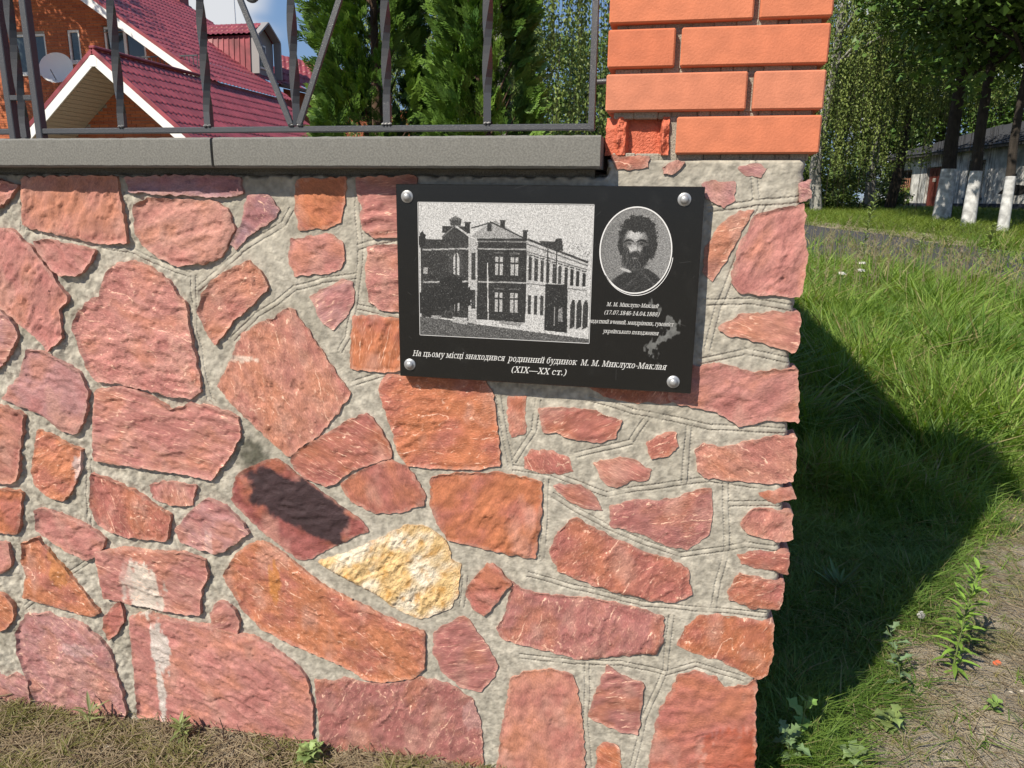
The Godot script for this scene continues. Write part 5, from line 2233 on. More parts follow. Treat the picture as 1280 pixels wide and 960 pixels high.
func make_trees() -> void:
	var spray := spray_mesh()
	thuja(Vector3(-2.86, -0.05, -5.7), 4.6, 0.56, 7800, "tall dark green thuja next to the crimson roof, left of the two", spray, 5)
	thuja(Vector3(-1.72, -0.05, -5.35), 4.3, 0.46, 6800, "bright green thuja between the tall thuja and the weeping birch", spray, 6, 1.15)

	var small := leaf_quad(0.062, 0.022)
	birch("weeping_birch", Vector3(-3.25, 0.1, -12.5), Vector3(0.3, 0, 0.6), 9.5, 3.0, 760, 3.4, "weeping birch with thin hanging strands seen between thuja and brick pillar", small, 31, true)
	var mid := leaf_quad(0.075, 0.027)
	birch("weeping_birch", Vector3(4.11, 1.05, -24.1), Vector3(0.6, 0, 1.8), 10.5, 3.0, 560, 4.0, "weeping birch with a whitewashed foot just right of the stone wall", mid, 32, true, 1.3)
	birch("weeping_birch", Vector3(6.6, 1.1, -28.2), Vector3(0.2, 0, 3.2), 11.0, 3.0, 560, 5.0, "weeping birch with pale trunk standing before the white building's corner", mid, 33, true, 2.9)
	birch("weeping_birch", Vector3(7.1, 1.1, -27.6), Vector3(1.9, 0, 2.5), 10.0, 2.6, 420, 4.5, "dark birch trunk leaning right beside the pale birch", mid, 34, false, 3.2)

	var lime := leaf_quad(0.17, 0.075)
	crown_mm(0, Vector3(3.9, 3.4, 3.9), 185, 66, lime, Color(0.055, 0.115, 0.022), Color(0.12, 0.20, 0.04))
	crown_mm(1, Vector3(4.3, 3.6, 4.3), 205, 66, lime, Color(0.055, 0.12, 0.022), Color(0.12, 0.20, 0.042))
	var grp := "whitewashed roadside lindens"
	broad_tree("linden_tree", Vector3(6.47, 0.93, -19.8), 11.0, 0.19, Vector3(0.9, 6.3, 0.6), 0, 0.0, 0.95, 1.25, "thick linden with whitewashed foot in front of the red door", grp, lime)
	broad_tree("linden_tree", Vector3(6.38, 0.85, -17.65), 11.0, 0.135, Vector3(1.0, 6.2, 0.4), 1, 1.1, 0.92, 1.2, "whitewashed linden in front of the dark window, second from the left", grp, lime)
	broad_tree("linden_tree", Vector3(6.62, 0.8, -16.4), 10.5, 0.10, Vector3(0.5, 6.3, 0.8), 0, 2.3, 0.9, 1.1, "slim whitewashed linden beside the painted figure, third from the left", grp, lime)
	broad_tree("linden_tree", Vector3(6.98, 0.76, -15.9), 10.5, 0.11, Vector3(0.6, 6.6, 1.2), 1, 3.6, 1.0, 1.1, "whitewashed linden cut by the right edge of the picture", grp, lime)
	# one more of the row, just out of the picture, whose crown shades the others
	broad_tree("linden_tree", Vector3(8.6, 0.62, -13.6), 11.0, 0.2, Vector3(-0.4, 7.6, 0.6), 0, 4.4, 1.0, 1.1, "linden just beyond the right edge, nearest to the road", grp, lime)
	# the mass of trees behind the building
	var g3 := "trees behind the white building"
	var far := [[3.0, -44.0, 1.25], [8.5, -46.0, 1.4], [14.0, -47.0, 1.5], [20.0, -42.0, 1.5], [24.0, -34.0, 1.5], [-3.0, -48.0, 1.3], [-9.0, -46.0, 1.4], [17.0, -25.0, 1.3], [-20.8, -15.2, 0.8]]
	for k in far.size():
		var f: Array = far[k]
		broad_tree("broadleaf_tree", Vector3(f[0], 1.15, f[1]), 12.0, 0.3, Vector3(0, 9.3 if k == 8 else 6.0, 0), k % 2, k * 1.3, f[2], 0.0, ["dark tree behind the wall's right edge, left of the pale birches", "dark tree behind the white building's left corner", "dark tree behind the white building's red door", "dark tree behind the white building's right windows", "dark tree beyond the right edge, behind the white building", "dark tree far behind the weeping birch, left of the pillar", "dark tree far behind the thujas", "dark tree at the white building's right end", "leafy tree left of the picture that shades the house gable"][k], g3, lime)
	# shrubs at the birches' feet
	crown_mm(2, Vector3(1.5, 1.1, 1.3), 60, 60, leaf_quad(0.10, 0.045), Color(0.07, 0.12, 0.025), Color(0.14, 0.19, 0.04))
	for e: Array in [[2.6, -33.0, 1.6, "dark shrub far left beyond the road, next to the wall's edge"], [5.6, -34.0, 1.7, "broad shrub behind the two pale birches"], [8.6, -38.0, 1.7, "broad shrub at the left end of the white building"], [4.0, -30.0, 1.1, "rounded shrub between the first birch and the second"], [5.2, -27.0, 1.0, "green shrub between the two pale birches"], [3.2, -27.5, 1.2, "green shrub beside the stone wall's edge beyond the road"], [7.6, -30.5, 0.8, "green shrub under the leaning birch at the building's corner"]]:
		var root := thing("shrub", e[3], "shrub", Vector3(e[0], 1.1, e[1]), "shrubs beyond the road")
		var b: Array = crown_bank[2]
		var o := many("foliage", b[2], mats.leaf, b[0], b[1], root)
		o.set_meta("kind", "stuff")
		o.transform = Transform3D(Basis(Vector3.UP, e[0]).scaled(Vector3.ONE * float(e[2])), Vector3(0, 0.7, 0))


# ---------------------------------------------------------------- grass and weeds
func tuft_mesh(blades: int, spread: float, bend: float, wid: float, sd: int) -> ArrayMesh:
	var st := begin()
	var r := RandomNumberGenerator.new()
	r.seed = sd
	for k in blades:
		var a := r.randf() * TAU
		var dir := Vector3(cos(a), 0, sin(a))
		var side := Vector3(-sin(a), 0, cos(a)).rotated(Vector3.UP, r.randf_range(-0.9, 0.9)) * wid * r.randf_range(0.7, 1.2)
		var p := Vector3(r.randf() - 0.5, 0, r.randf() - 0.5) * spread
		var h := r.randf_range(0.55, 1.0)
		var be := bend * r.randf_range(0.3, 1.4)
		var prev := p - Vector3(0, 0.03, 0)
		var pw := 1.0
		for i in 3:
			var t := (i + 1) / 3.0
			var q := p + Vector3(0, h * (t - 0.35 * be * t * t), 0) + dir * h * be * t * t
			var w := 1.0 - t * 0.75
			if i == 2:
				tri(st, prev - side * pw, q, prev + side * pw)
			else:
				quad(st, prev - side * pw, q - side * w, q + side * w, prev + side * pw)
			prev = q
			pw = w
	return st.commit()


func seed_stalk() -> ArrayMesh:
	# a grass stalk with a feathery head
	var st := begin()
	var r := RandomNumberGenerator.new()
	r.seed = 77
	bar(st, Vector3(0, -0.03, 0), Vector3(0.03, 0.8, 0.01), 0.004, 0.004)
	for k in 26:
		var t := k / 25.0
		var p := Vector3(0.03 + 0.05 * t * t, 0.74 + 0.26 * t, 0.01)
		var a := r.randf() * TAU
		var o := Vector3(cos(a), 0.9, sin(a)) * 0.035 * (1.1 - t)
		tri(st, p, p + o + Vector3(0.004, 0, 0), p + o * 0.6 - Vector3(0.008, 0, 0))
	return st.commit()


func dirt_mask(x: float, z: float) -> float:
	# bare trodden soil in front, to the right of the wall's end
	var d := (x - 0.40) * 0.87 + (z + 0.25) * 0.5
	return smoothstep(-0.06, 0.16, d + 0.10 * nz.get_noise_2d(x * 3.0, z * 3.0))


func make_grass() -> void:
	var r := RandomNumberGenerator.new()
	r.seed = 51
	var kinds := [tuft_mesh(7, 0.20, 0.38, 0.008, 1), tuft_mesh(7, 0.18, 0.2, 0.0065, 2), tuft_mesh(6, 0.22, 0.62, 0.011, 3)]
	var ws := [[], [], []]
	var cs := [PackedColorArray(), PackedColorArray(), PackedColorArray()]
	for k in 3:
		var typed: Array[Transform3D] = []
		ws[k] = typed
	var n := 0
	while n < 50000:
		n += 1
		var z := -0.15 - 13.5 * pow(r.randf(), 1.35)
		var near_edge := 0.155 * (1.5 - z)
		var x := lerpf(maxf(0.24, near_edge - 0.6), 0.50 * (1.5 - z) + 0.5, r.randf())
		var m := dirt_mask(x, z)
		if r.randf() < m * 0.985:
			continue
		if absf(x - road_mid(z)) < 2.6 and z < -6.0 or x > road_mid(z) + 0.2 and z > -13.0 and z < -7.0:
			if r.randf() < 0.97:
				continue
		var back := smoothstep(-1.2, -3.2, z)
		var h := lerpf(0.08, 0.40, back) * (0.75 + 0.5 * (0.5 + nz.get_noise_2d(x * 1.4, z * 1.4)))
		if m > 0.3:
			h *= 0.5
		h *= r.randf_range(0.65, 1.25)
		if z < -9.5:
			h *= 0.75
		var k := r.randi() % 3
		var b := Basis(Vector3.UP, r.randf() * TAU) * Basis(Vector3.RIGHT, r.randf_range(-0.25, 0.25))
		var wide := 1.0 + 0.06 * -z
		ws[k].append(Transform3D(b.scaled(Vector3(maxf(h, 0.16) * 1.6 * wide, h, maxf(h, 0.16) * 1.6 * wide)), Vector3(x, ground_y(x, z), z)))
		var t := 0.5 + nf.get_noise_2d(x * 1.1, z * 1.1) + r.randf_range(-0.35, 0.35)
		var c := Color(0.105, 0.21, 0.033).lerp(Color(0.28, 0.41, 0.08), clampf(t, 0.0, 1.0))
		if r.randf() < 0.10 + 0.12 * m:
			c = Color(0.38, 0.33, 0.16)
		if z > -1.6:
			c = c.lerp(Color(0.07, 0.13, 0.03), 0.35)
		cs[k].append(c)
	for k in 3:
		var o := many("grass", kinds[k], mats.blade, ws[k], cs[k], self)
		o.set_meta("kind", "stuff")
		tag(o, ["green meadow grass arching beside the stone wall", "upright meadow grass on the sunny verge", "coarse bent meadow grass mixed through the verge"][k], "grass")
	# far verge below the lindens
	var w2: Array[Transform3D] = []
	var c2 := PackedColorArray()
	for i in 9000:
		var z := -r.randf_range(11.0, 33.0)
		var x := r.randf_range(0.12, 0.5) * (1.5 - z)
		if absf(x - road_mid(z)) < 2.5:
			continue
		var h := r.randf_range(0.08, 0.26)
		w2.append(Transform3D(Basis(Vector3.UP, r.randf() * TAU).scaled(Vector3(0.6, h, 0.6)), Vector3(x, terrain(x, z), z)))
		c2.append(Color(0.105, 0.19, 0.033).lerp(Color(0.28, 0.36, 0.08), r.randf()))
	var far := many("grass", kinds[2], mats.blade, w2, c2, self)
	far.set_meta("kind", "stuff")
	tag(far, "short grass under the lindens beyond the road", "grass")
	# seed heads along the verge's crest
	var w3: Array[Transform3D] = []
	var c3 := PackedColorArray()
	for i in 260:
		var z := -r.randf_range(6.5, 11.0)
		var x := r.randf_range(0.17, 0.46) * (1.5 - z)
		if x > road_mid(z) - 2.2:
			x = road_mid(z) - 2.2 - r.randf() * 0.8
		var h := r.randf_range(0.45, 0.85)
		w3.append(Transform3D(Basis(Vector3.UP, r.randf() * TAU).scaled(Vector3(1.0, h, 1.0)), Vector3(x, terrain(x, z), z)))
		c3.append(Color(0.36, 0.34, 0.17).lerp(Color(0.32, 0.25, 0.20), r.randf()))
	var sh := many("seed_heads", seed_stalk(), mats.blade, w3, c3, self)
	sh.set_meta("kind", "stuff")
	tag(sh, "dry feathery seed heads standing above the verge grass", "grass")
	# dry straw and moss at the foot of the wall and on the trodden soil
	var stick := begin()
	for i in 5:
		var a := r.randf() * TAU
		var p := Vector3(r.randf() - 0.5, 0.05 + r.randf() * 0.08, r.randf() - 0.5) * 0.05
		var d := Vector3(cos(a), r.randf_range(-0.1, 0.25), sin(a)) * r.randf_range(0.015, 0.05)
		bar(stick, p, p + d, 0.0011, 0.0008, Vector3.UP)
	var w4: Array[Transform3D] = []
	var c4 := PackedColorArray()
	for i in 6800:
		var x := 0.0
		var z := 0.0
		if i < 3000:
			x = r.randf_range(-1.95, -0.2)
			z = 0.008 + 0.42 * pow(r.randf(), 1.3)
		else:
			x = r.randf_range(0.22, 2.0)
			z = r.randf_range(-2.2, 0.15)
			if r.randf() > 0.25 + dirt_mask(x, z):
				continue
		var s := r.randf_range(0.6, 1.7)
		w4.append(Transform3D(Basis.from_euler(Vector3(r.randf_range(-0.3, 0.3), r.randf() * TAU, 0)).scaled(Vector3.ONE * s), Vector3(x, ground_y(x, z), z)))
		c4.append(Color(0.50, 0.42, 0.29).lerp(Color(0.26, 0.20, 0.13), r.randf()))
	var straw := many("straw", stick.commit(), mats.blade, w4, c4, self)
	straw.set_meta("kind", "stuff")
	tag(straw, "dry straw and stalk litter on the soil along the wall", "straw")
	var w5: Array[Transform3D] = []
	var c5 := PackedColorArray()
	for i in 4200:
		var x := 0.0
		var z := 0.0
		if i < 2400:
			x = r.randf_range(-1.95, -0.2)
			z = 0.006 + 0.4 * r.randf()
			if nf.get_noise_2d(x * 5.0, z * 7.0) < (0.1 if x > -0.7 else 0.02):
				continue
		else:
			x = r.randf_range(0.25, 2.0)
			z = r.randf_range(-2.4, 0.1)
			if nf.get_noise_2d(x * 4.0, z * 4.0) < 0.06:
				continue
		var h := r.randf_range(0.015, 0.05)
		w5.append(Transform3D(Basis(Vector3.UP, r.randf() * TAU).scaled(Vector3(0.2, h, 0.2)), Vector3(x, ground_y(x, z), z)))
		c5.append(Color(0.16, 0.19, 0.05).lerp(Color(0.36, 0.32, 0.15), r.randf()))
	var moss := many("moss", kinds[0], mats.blade, w5, c5, self)
	moss.set_meta("kind", "stuff")
	tag(moss, "tiny moss and grass shoots on the soil at the wall's foot", "moss")
	# small stones and clods
	var w6: Array[Transform3D] = []
	var c6 := PackedColorArray()
	var clod := SphereMesh.new()
	clod.radial_segments = 7
	clod.rings = 4
	clod.radius = 0.5
	clod.height = 1.0
	for i in 900:
		var left := i < 350
		var x := r.randf_range(-1.95, -0.2) if left else r.randf_range(0.3, 2.0)
		var z := r.randf_range(0.01, 0.4) if left else r.randf_range(-2.0, 0.1)
		var s := 0.003 + 0.011 * pow(r.randf(), 3.0)
		w6.append(Transform3D(Basis.from_euler(Vector3(r.randf() * 3, r.randf() * 3, 0)).scaled(Vector3(s, s * 0.6, s * 0.8)), Vector3(x, ground_y(x, z), z)))
		c6.append(Color(0.32, 0.26, 0.18).lerp(Color(0.45, 0.41, 0.34), r.randf()))
	var grit := many("pebbles", clod, mats.pebble, w6, c6, self)
	grit.set_meta("kind", "stuff")
	tag(grit, "small pebbles and clods scattered on the bare soil", "pebbles")


func blade_leaf(st: SurfaceTool, base: Vector3, dir: Vector3, len: float, w: float, droop: float, lobes := 0) -> void:
	# leaf with a midrib fold that arches over; lobes make a toothed outline
	var d := dir.normalized()
	var side := d.cross(Vector3.UP)
	if side.length() < 0.1:
		side = Vector3.RIGHT
	side = side.normalized()
	var n := 5 if lobes == 0 else lobes * 2 + 1
	var pm := base
	var pl := base
	var pr := base
	for i in n:
		var t := float(i + 1) / n
		var c := base + d * len * t + Vector3(0, -droop * len * t * t, 0)
		var ww := w * sin(PI * clampf(t * 0.92 + 0.06, 0.0, 1.0))
		if lobes > 0:
			ww *= 1.25 if i % 2 == 0 else 0.5
		var l := c - side * ww + Vector3(0, ww * 0.3, 0)
		var rr := c + side * ww + Vector3(0, ww * 0.3, 0)
		if i == n - 1:
			tri(st, pl, c, pm)
			tri(st, pm, c, pr)
		else:
			quad(st, pl, l, c, pm)
			quad(st, pm, c, rr, pr)
		pm = c
		pl = l
		pr = rr


func weed(called: String, label: String, at: Vector3, h: float, lean: Vector3, leaves: int, len: float, w: float, lobes: int, col: Color, sd: int, droop := 0.35, stem_col := Color(0.12, 0.16, 0.05)) -> Node3D:
	var root := thing(called, label, "weed", Vector3(at.x, ground_y(at.x, at.z), at.z))
	var r := RandomNumberGenerator.new()
	r.seed = sd
	var st := begin()
	var pts := []
	var rad := []
	for k in 6:
		var t := k / 5.0
		pts.append(Vector3(lean.x * t * t, h * t - 0.01, lean.z * t * t))
		rad.append(lerpf(0.0035, 0.0015, t) * clampf(h * 3.0, 0.6, 2.0))
	tube(st, pts, rad, 6)
	put("stem", st.commit(), mat(stem_col.linear_to_srgb(), 0.7), root)
	for q in 3:
		# three tones of leaf
		st = begin()
		for k in range(q, leaves, 3):
			var t := (k + 0.5) / leaves
			var a := k * 2.4 + r.randf() * 0.5
			var p := Vector3(lean.x * t * t, h * t, lean.z * t * t)
			var d := Vector3(cos(a), lerpf(0.1, 1.1, t) + r.randf() * 0.3, sin(a))
			blade_leaf(st, p, d, len * r.randf_range(0.7, 1.15) * (1.0 - 0.35 * absf(t - 0.6)) * (1.0 - 0.5 * smoothstep(0.86, 1.0, t)), w * r.randf_range(0.8, 1.2), droop * r.randf_range(0.4, 1.5), lobes)
		var m := leaf_mat(0.4)
		m.vertex_color_use_as_albedo = false
		m.albedo_color = (col * [0.8, 1.0, 1.25][q]).linear_to_srgb()
		put("leaves", st.commit(), m, root).set_meta("kind", "stuff")
	return root


func make_weeds() -> void:
	weed("fleabane", "tall leafy fleabane weed leaning right at the edge of the wall's shadow", Vector3(0.86, 0, -0.67), 0.31, Vector3(0.05, 0, -0.06), 64, 0.085, 0.0068, 0, Color(0.15, 0.26, 0.04), 3)
	weed("thistle", "grey green thistle at the wall's lower right corner", Vector3(0.345, 0, -0.17), 0.13, Vector3(-0.02, 0, 0.02), 15, 0.07, 0.013, 3, Color(0.13, 0.20, 0.09), 4, 0.5)
	weed("broadleaf_weed", "weed with broad pale green leaves catching sun beside the wall", Vector3(0.37, 0, -0.23), 0.16, Vector3(0.01, 0, 0.0), 7, 0.055, 0.019, 2, Color(0.13, 0.24, 0.06), 5, 0.3)
	weed("sow_thistle", "thin bluish sow thistle bending over the straw between fleabane and wall", Vector3(0.69, 0, -0.56), 0.19, Vector3(-0.05, 0, -0.02), 12, 0.06, 0.010, 2, Color(0.13, 0.20, 0.10), 6, 0.5)
	weed("low_weed", "low green weed in the dry litter below the sow thistle", Vector3(0.60, 0, -0.36), 0.05, Vector3(0.02, 0, 0.02), 14, 0.06, 0.014, 2, Color(0.16, 0.22, 0.07), 7, 0.6)
	weed("low_weed", "low green weed at the bottom edge right of the thistle", Vector3(0.47, 0, -0.20), 0.06, Vector3(0.02, 0, 0.02), 16, 0.065, 0.014, 2, Color(0.14, 0.20, 0.08), 8, 0.6)
	weed("low_weed", "small green seedling on the bare soil below the brick chip", Vector3(0.90, 0, -0.50), 0.03, Vector3(0.01, 0, 0.01), 9, 0.035, 0.009, 0, Color(0.16, 0.25, 0.06), 9, 0.4)
	weed("rosette_weed", "dark spiky rosette in the shadow behind the wall's end", Vector3(0.62, 0, -1.05), 0.05, Vector3.ZERO, 30, 0.13, 0.006, 0, Color(0.07, 0.13, 0.04), 10, 0.15)
	weed("verge_weed", "tall pale green weed on the verge crest in front of the birch", Vector3(2.65, 0, -10.4), 1.15, Vector3(0.1, 0, 0.0), 60, 0.16, 0.022, 0, Color(0.16, 0.22, 0.06), 11, 0.3)
	weed("verge_weed", "bushy weed on the verge crest near the right edge", Vector3(4.2, 0, -10.2), 0.75, Vector3(0.05, 0, 0.0), 40, 0.17, 0.03, 0, Color(0.18, 0.24, 0.06), 12, 0.4)
	weed("verge_weed", "short leafy weed on the verge crest between the two taller ones", Vector3(3.3, 0, -10.3), 0.6, Vector3(0.12, 0, 0.0), 30, 0.14, 0.02, 0, Color(0.17, 0.22, 0.07), 13, 0.4)
	weed("low_weed", "low pale clump at the stone wall's foot under the long orange stone", Vector3(-0.80, 0, 0.045), 0.045, Vector3(0.01, 0, 0.01), 46, 0.05, 0.010, 2, Color(0.20, 0.28, 0.10), 14, 0.5)
	weed("low_weed", "small grass clump at the wall's foot under the lime streak", Vector3(-1.14, 0, 0.05), 0.05, Vector3(0.0, 0, 0.01), 22, 0.05, 0.005, 0, Color(0.16, 0.20, 0.07), 15, 0.3)
	weed("low_weed", "blade tuft under the wide rose stone at the bottom left", Vector3(-1.43, 0, 0.04), 0.06, Vector3(0.03, 0, 0.01), 16, 0.07, 0.004, 0, Color(0.17, 0.20, 0.08), 16, 0.3)
	# dry sprigs in front of the stones
	for e: Array in [[-1.03, 0.045, 0.075, "dry forked sprig before the big pink stone", 1], [-0.88, 0.05, 0.05, "dry thin sprig beside the low pale clump", 2]]:
		var root := thing("dry_sprig", e[3], "weed", Vector3(e[0], ground_y(e[0], e[1]), e[1]))
		var st := begin()
		var h: float = e[2]
		tube(st, [Vector3.ZERO, Vector3(0.002, h * 0.6, 0), Vector3(-0.006, h, 0)], [0.0016, 0.0014, 0.0008], 5)
		tube(st, [Vector3(0.002, h * 0.55, 0), Vector3(0.014, h * 0.8, 0.004)], [0.0012, 0.0007], 5)
		tube(st, [Vector3(0.001, h * 0.4, 0), Vector3(-0.014, h * 0.55, 0.004)], [0.0012, 0.0007], 5)
		put("twig", st.commit(), mat(lin(0.05, 0.03, 0.025), 0.9), root)
	# dandelion clock
	var dc := thing("dandelion_clock", "white dandelion seed head in the shadow left of the fleabane", "flower", Vector3(0.83, ground_y(0.83, -0.89), -0.89))
	var sd := begin()
	tube(sd, [Vector3(0, -0.01, 0), Vector3(0.002, 0.055, 0)], [0.0014, 0.0012], 5)
	put("stem", sd.commit(), mat(lin(0.14, 0.18, 0.07), 0.8), dc)
	sd = begin()
	var r := RandomNumberGenerator.new()
	r.seed = 9
	for k in 110:
		var d := Vector3(r.randfn(), r.randfn(), r.randfn()).normalized()
		bar(sd, Vector3(0.002, 0.062, 0), Vector3(0.002, 0.062, 0) + d * 0.011, 0.0004, 0.0006, Vector3(0.3, 0.5, 0.8))
		var s := d.cross(Vector3(0.2, 0.9, 0.1)).normalized() * 0.004
		var t := d.cross(s).normalized() * 0.004
		tri(sd, Vector3(0.002, 0.062, 0) + d * 0.009, Vector3(0.002, 0.062, 0) + d * 0.012 + s * 0.6, Vector3(0.002, 0.062, 0) + d * 0.012 + t * 0.6)
	put("seed_ball", sd.commit(), mat(lin(0.45, 0.45, 0.43), 0.9), dc)
	# yarrow on the verge
	for e: Array in [[1.62, -6.6, "white yarrow flower nearest the stone wall's edge"], [1.86, -6.9, "white yarrow flower right of the one by the wall"], [2.02, -7.6, "small white yarrow flower behind the other two"]]:
		var yr := thing("yarrow", e[2], "flower", Vector3(e[0], terrain(e[0], e[1]), e[1]), "white yarrow on the verge")
		var y := begin()
		tube(y, [Vector3.ZERO, Vector3(0.02, 0.5, 0)], [0.004, 0.003], 5)
		put("stem", y.commit(), mat(lin(0.12, 0.17, 0.06), 0.8), yr)
		y = begin()
		for k in 30:
			var a := r.randf() * TAU
			var q := Vector3(0.02 + cos(a) * 0.035 * sqrt(r.randf()), 0.51 + 0.02 * r.randf(), sin(a) * 0.05 * sqrt(r.randf()))
			tube(y, [q - Vector3(0, 0.006, 0), q, q + Vector3(0, 0.003, 0)], [0.002, 0.009, 0.003], 5)
		put("flower_head", y.commit(), mat(lin(0.75, 0.75, 0.70), 0.9), yr)
	# chip of brick on the soil
	var ch := begin()
	box(ch, Vector3(-0.011, 0, -0.008), Vector3(0.011, 0.010, 0.008), Transform3D(Basis.from_euler(Vector3(0.2, 0.5, 0.15)), Vector3.ZERO), 0.003)
	var chip := put("brick_chip", ch.commit(), mat(lin(0.55, 0.12, 0.05), 0.85), self)
	chip.position = Vector3(1.01, ground_y(1.01, -0.76), -0.76)
	tag(chip, "small orange brick chip lying on the bare soil", "brick chip")

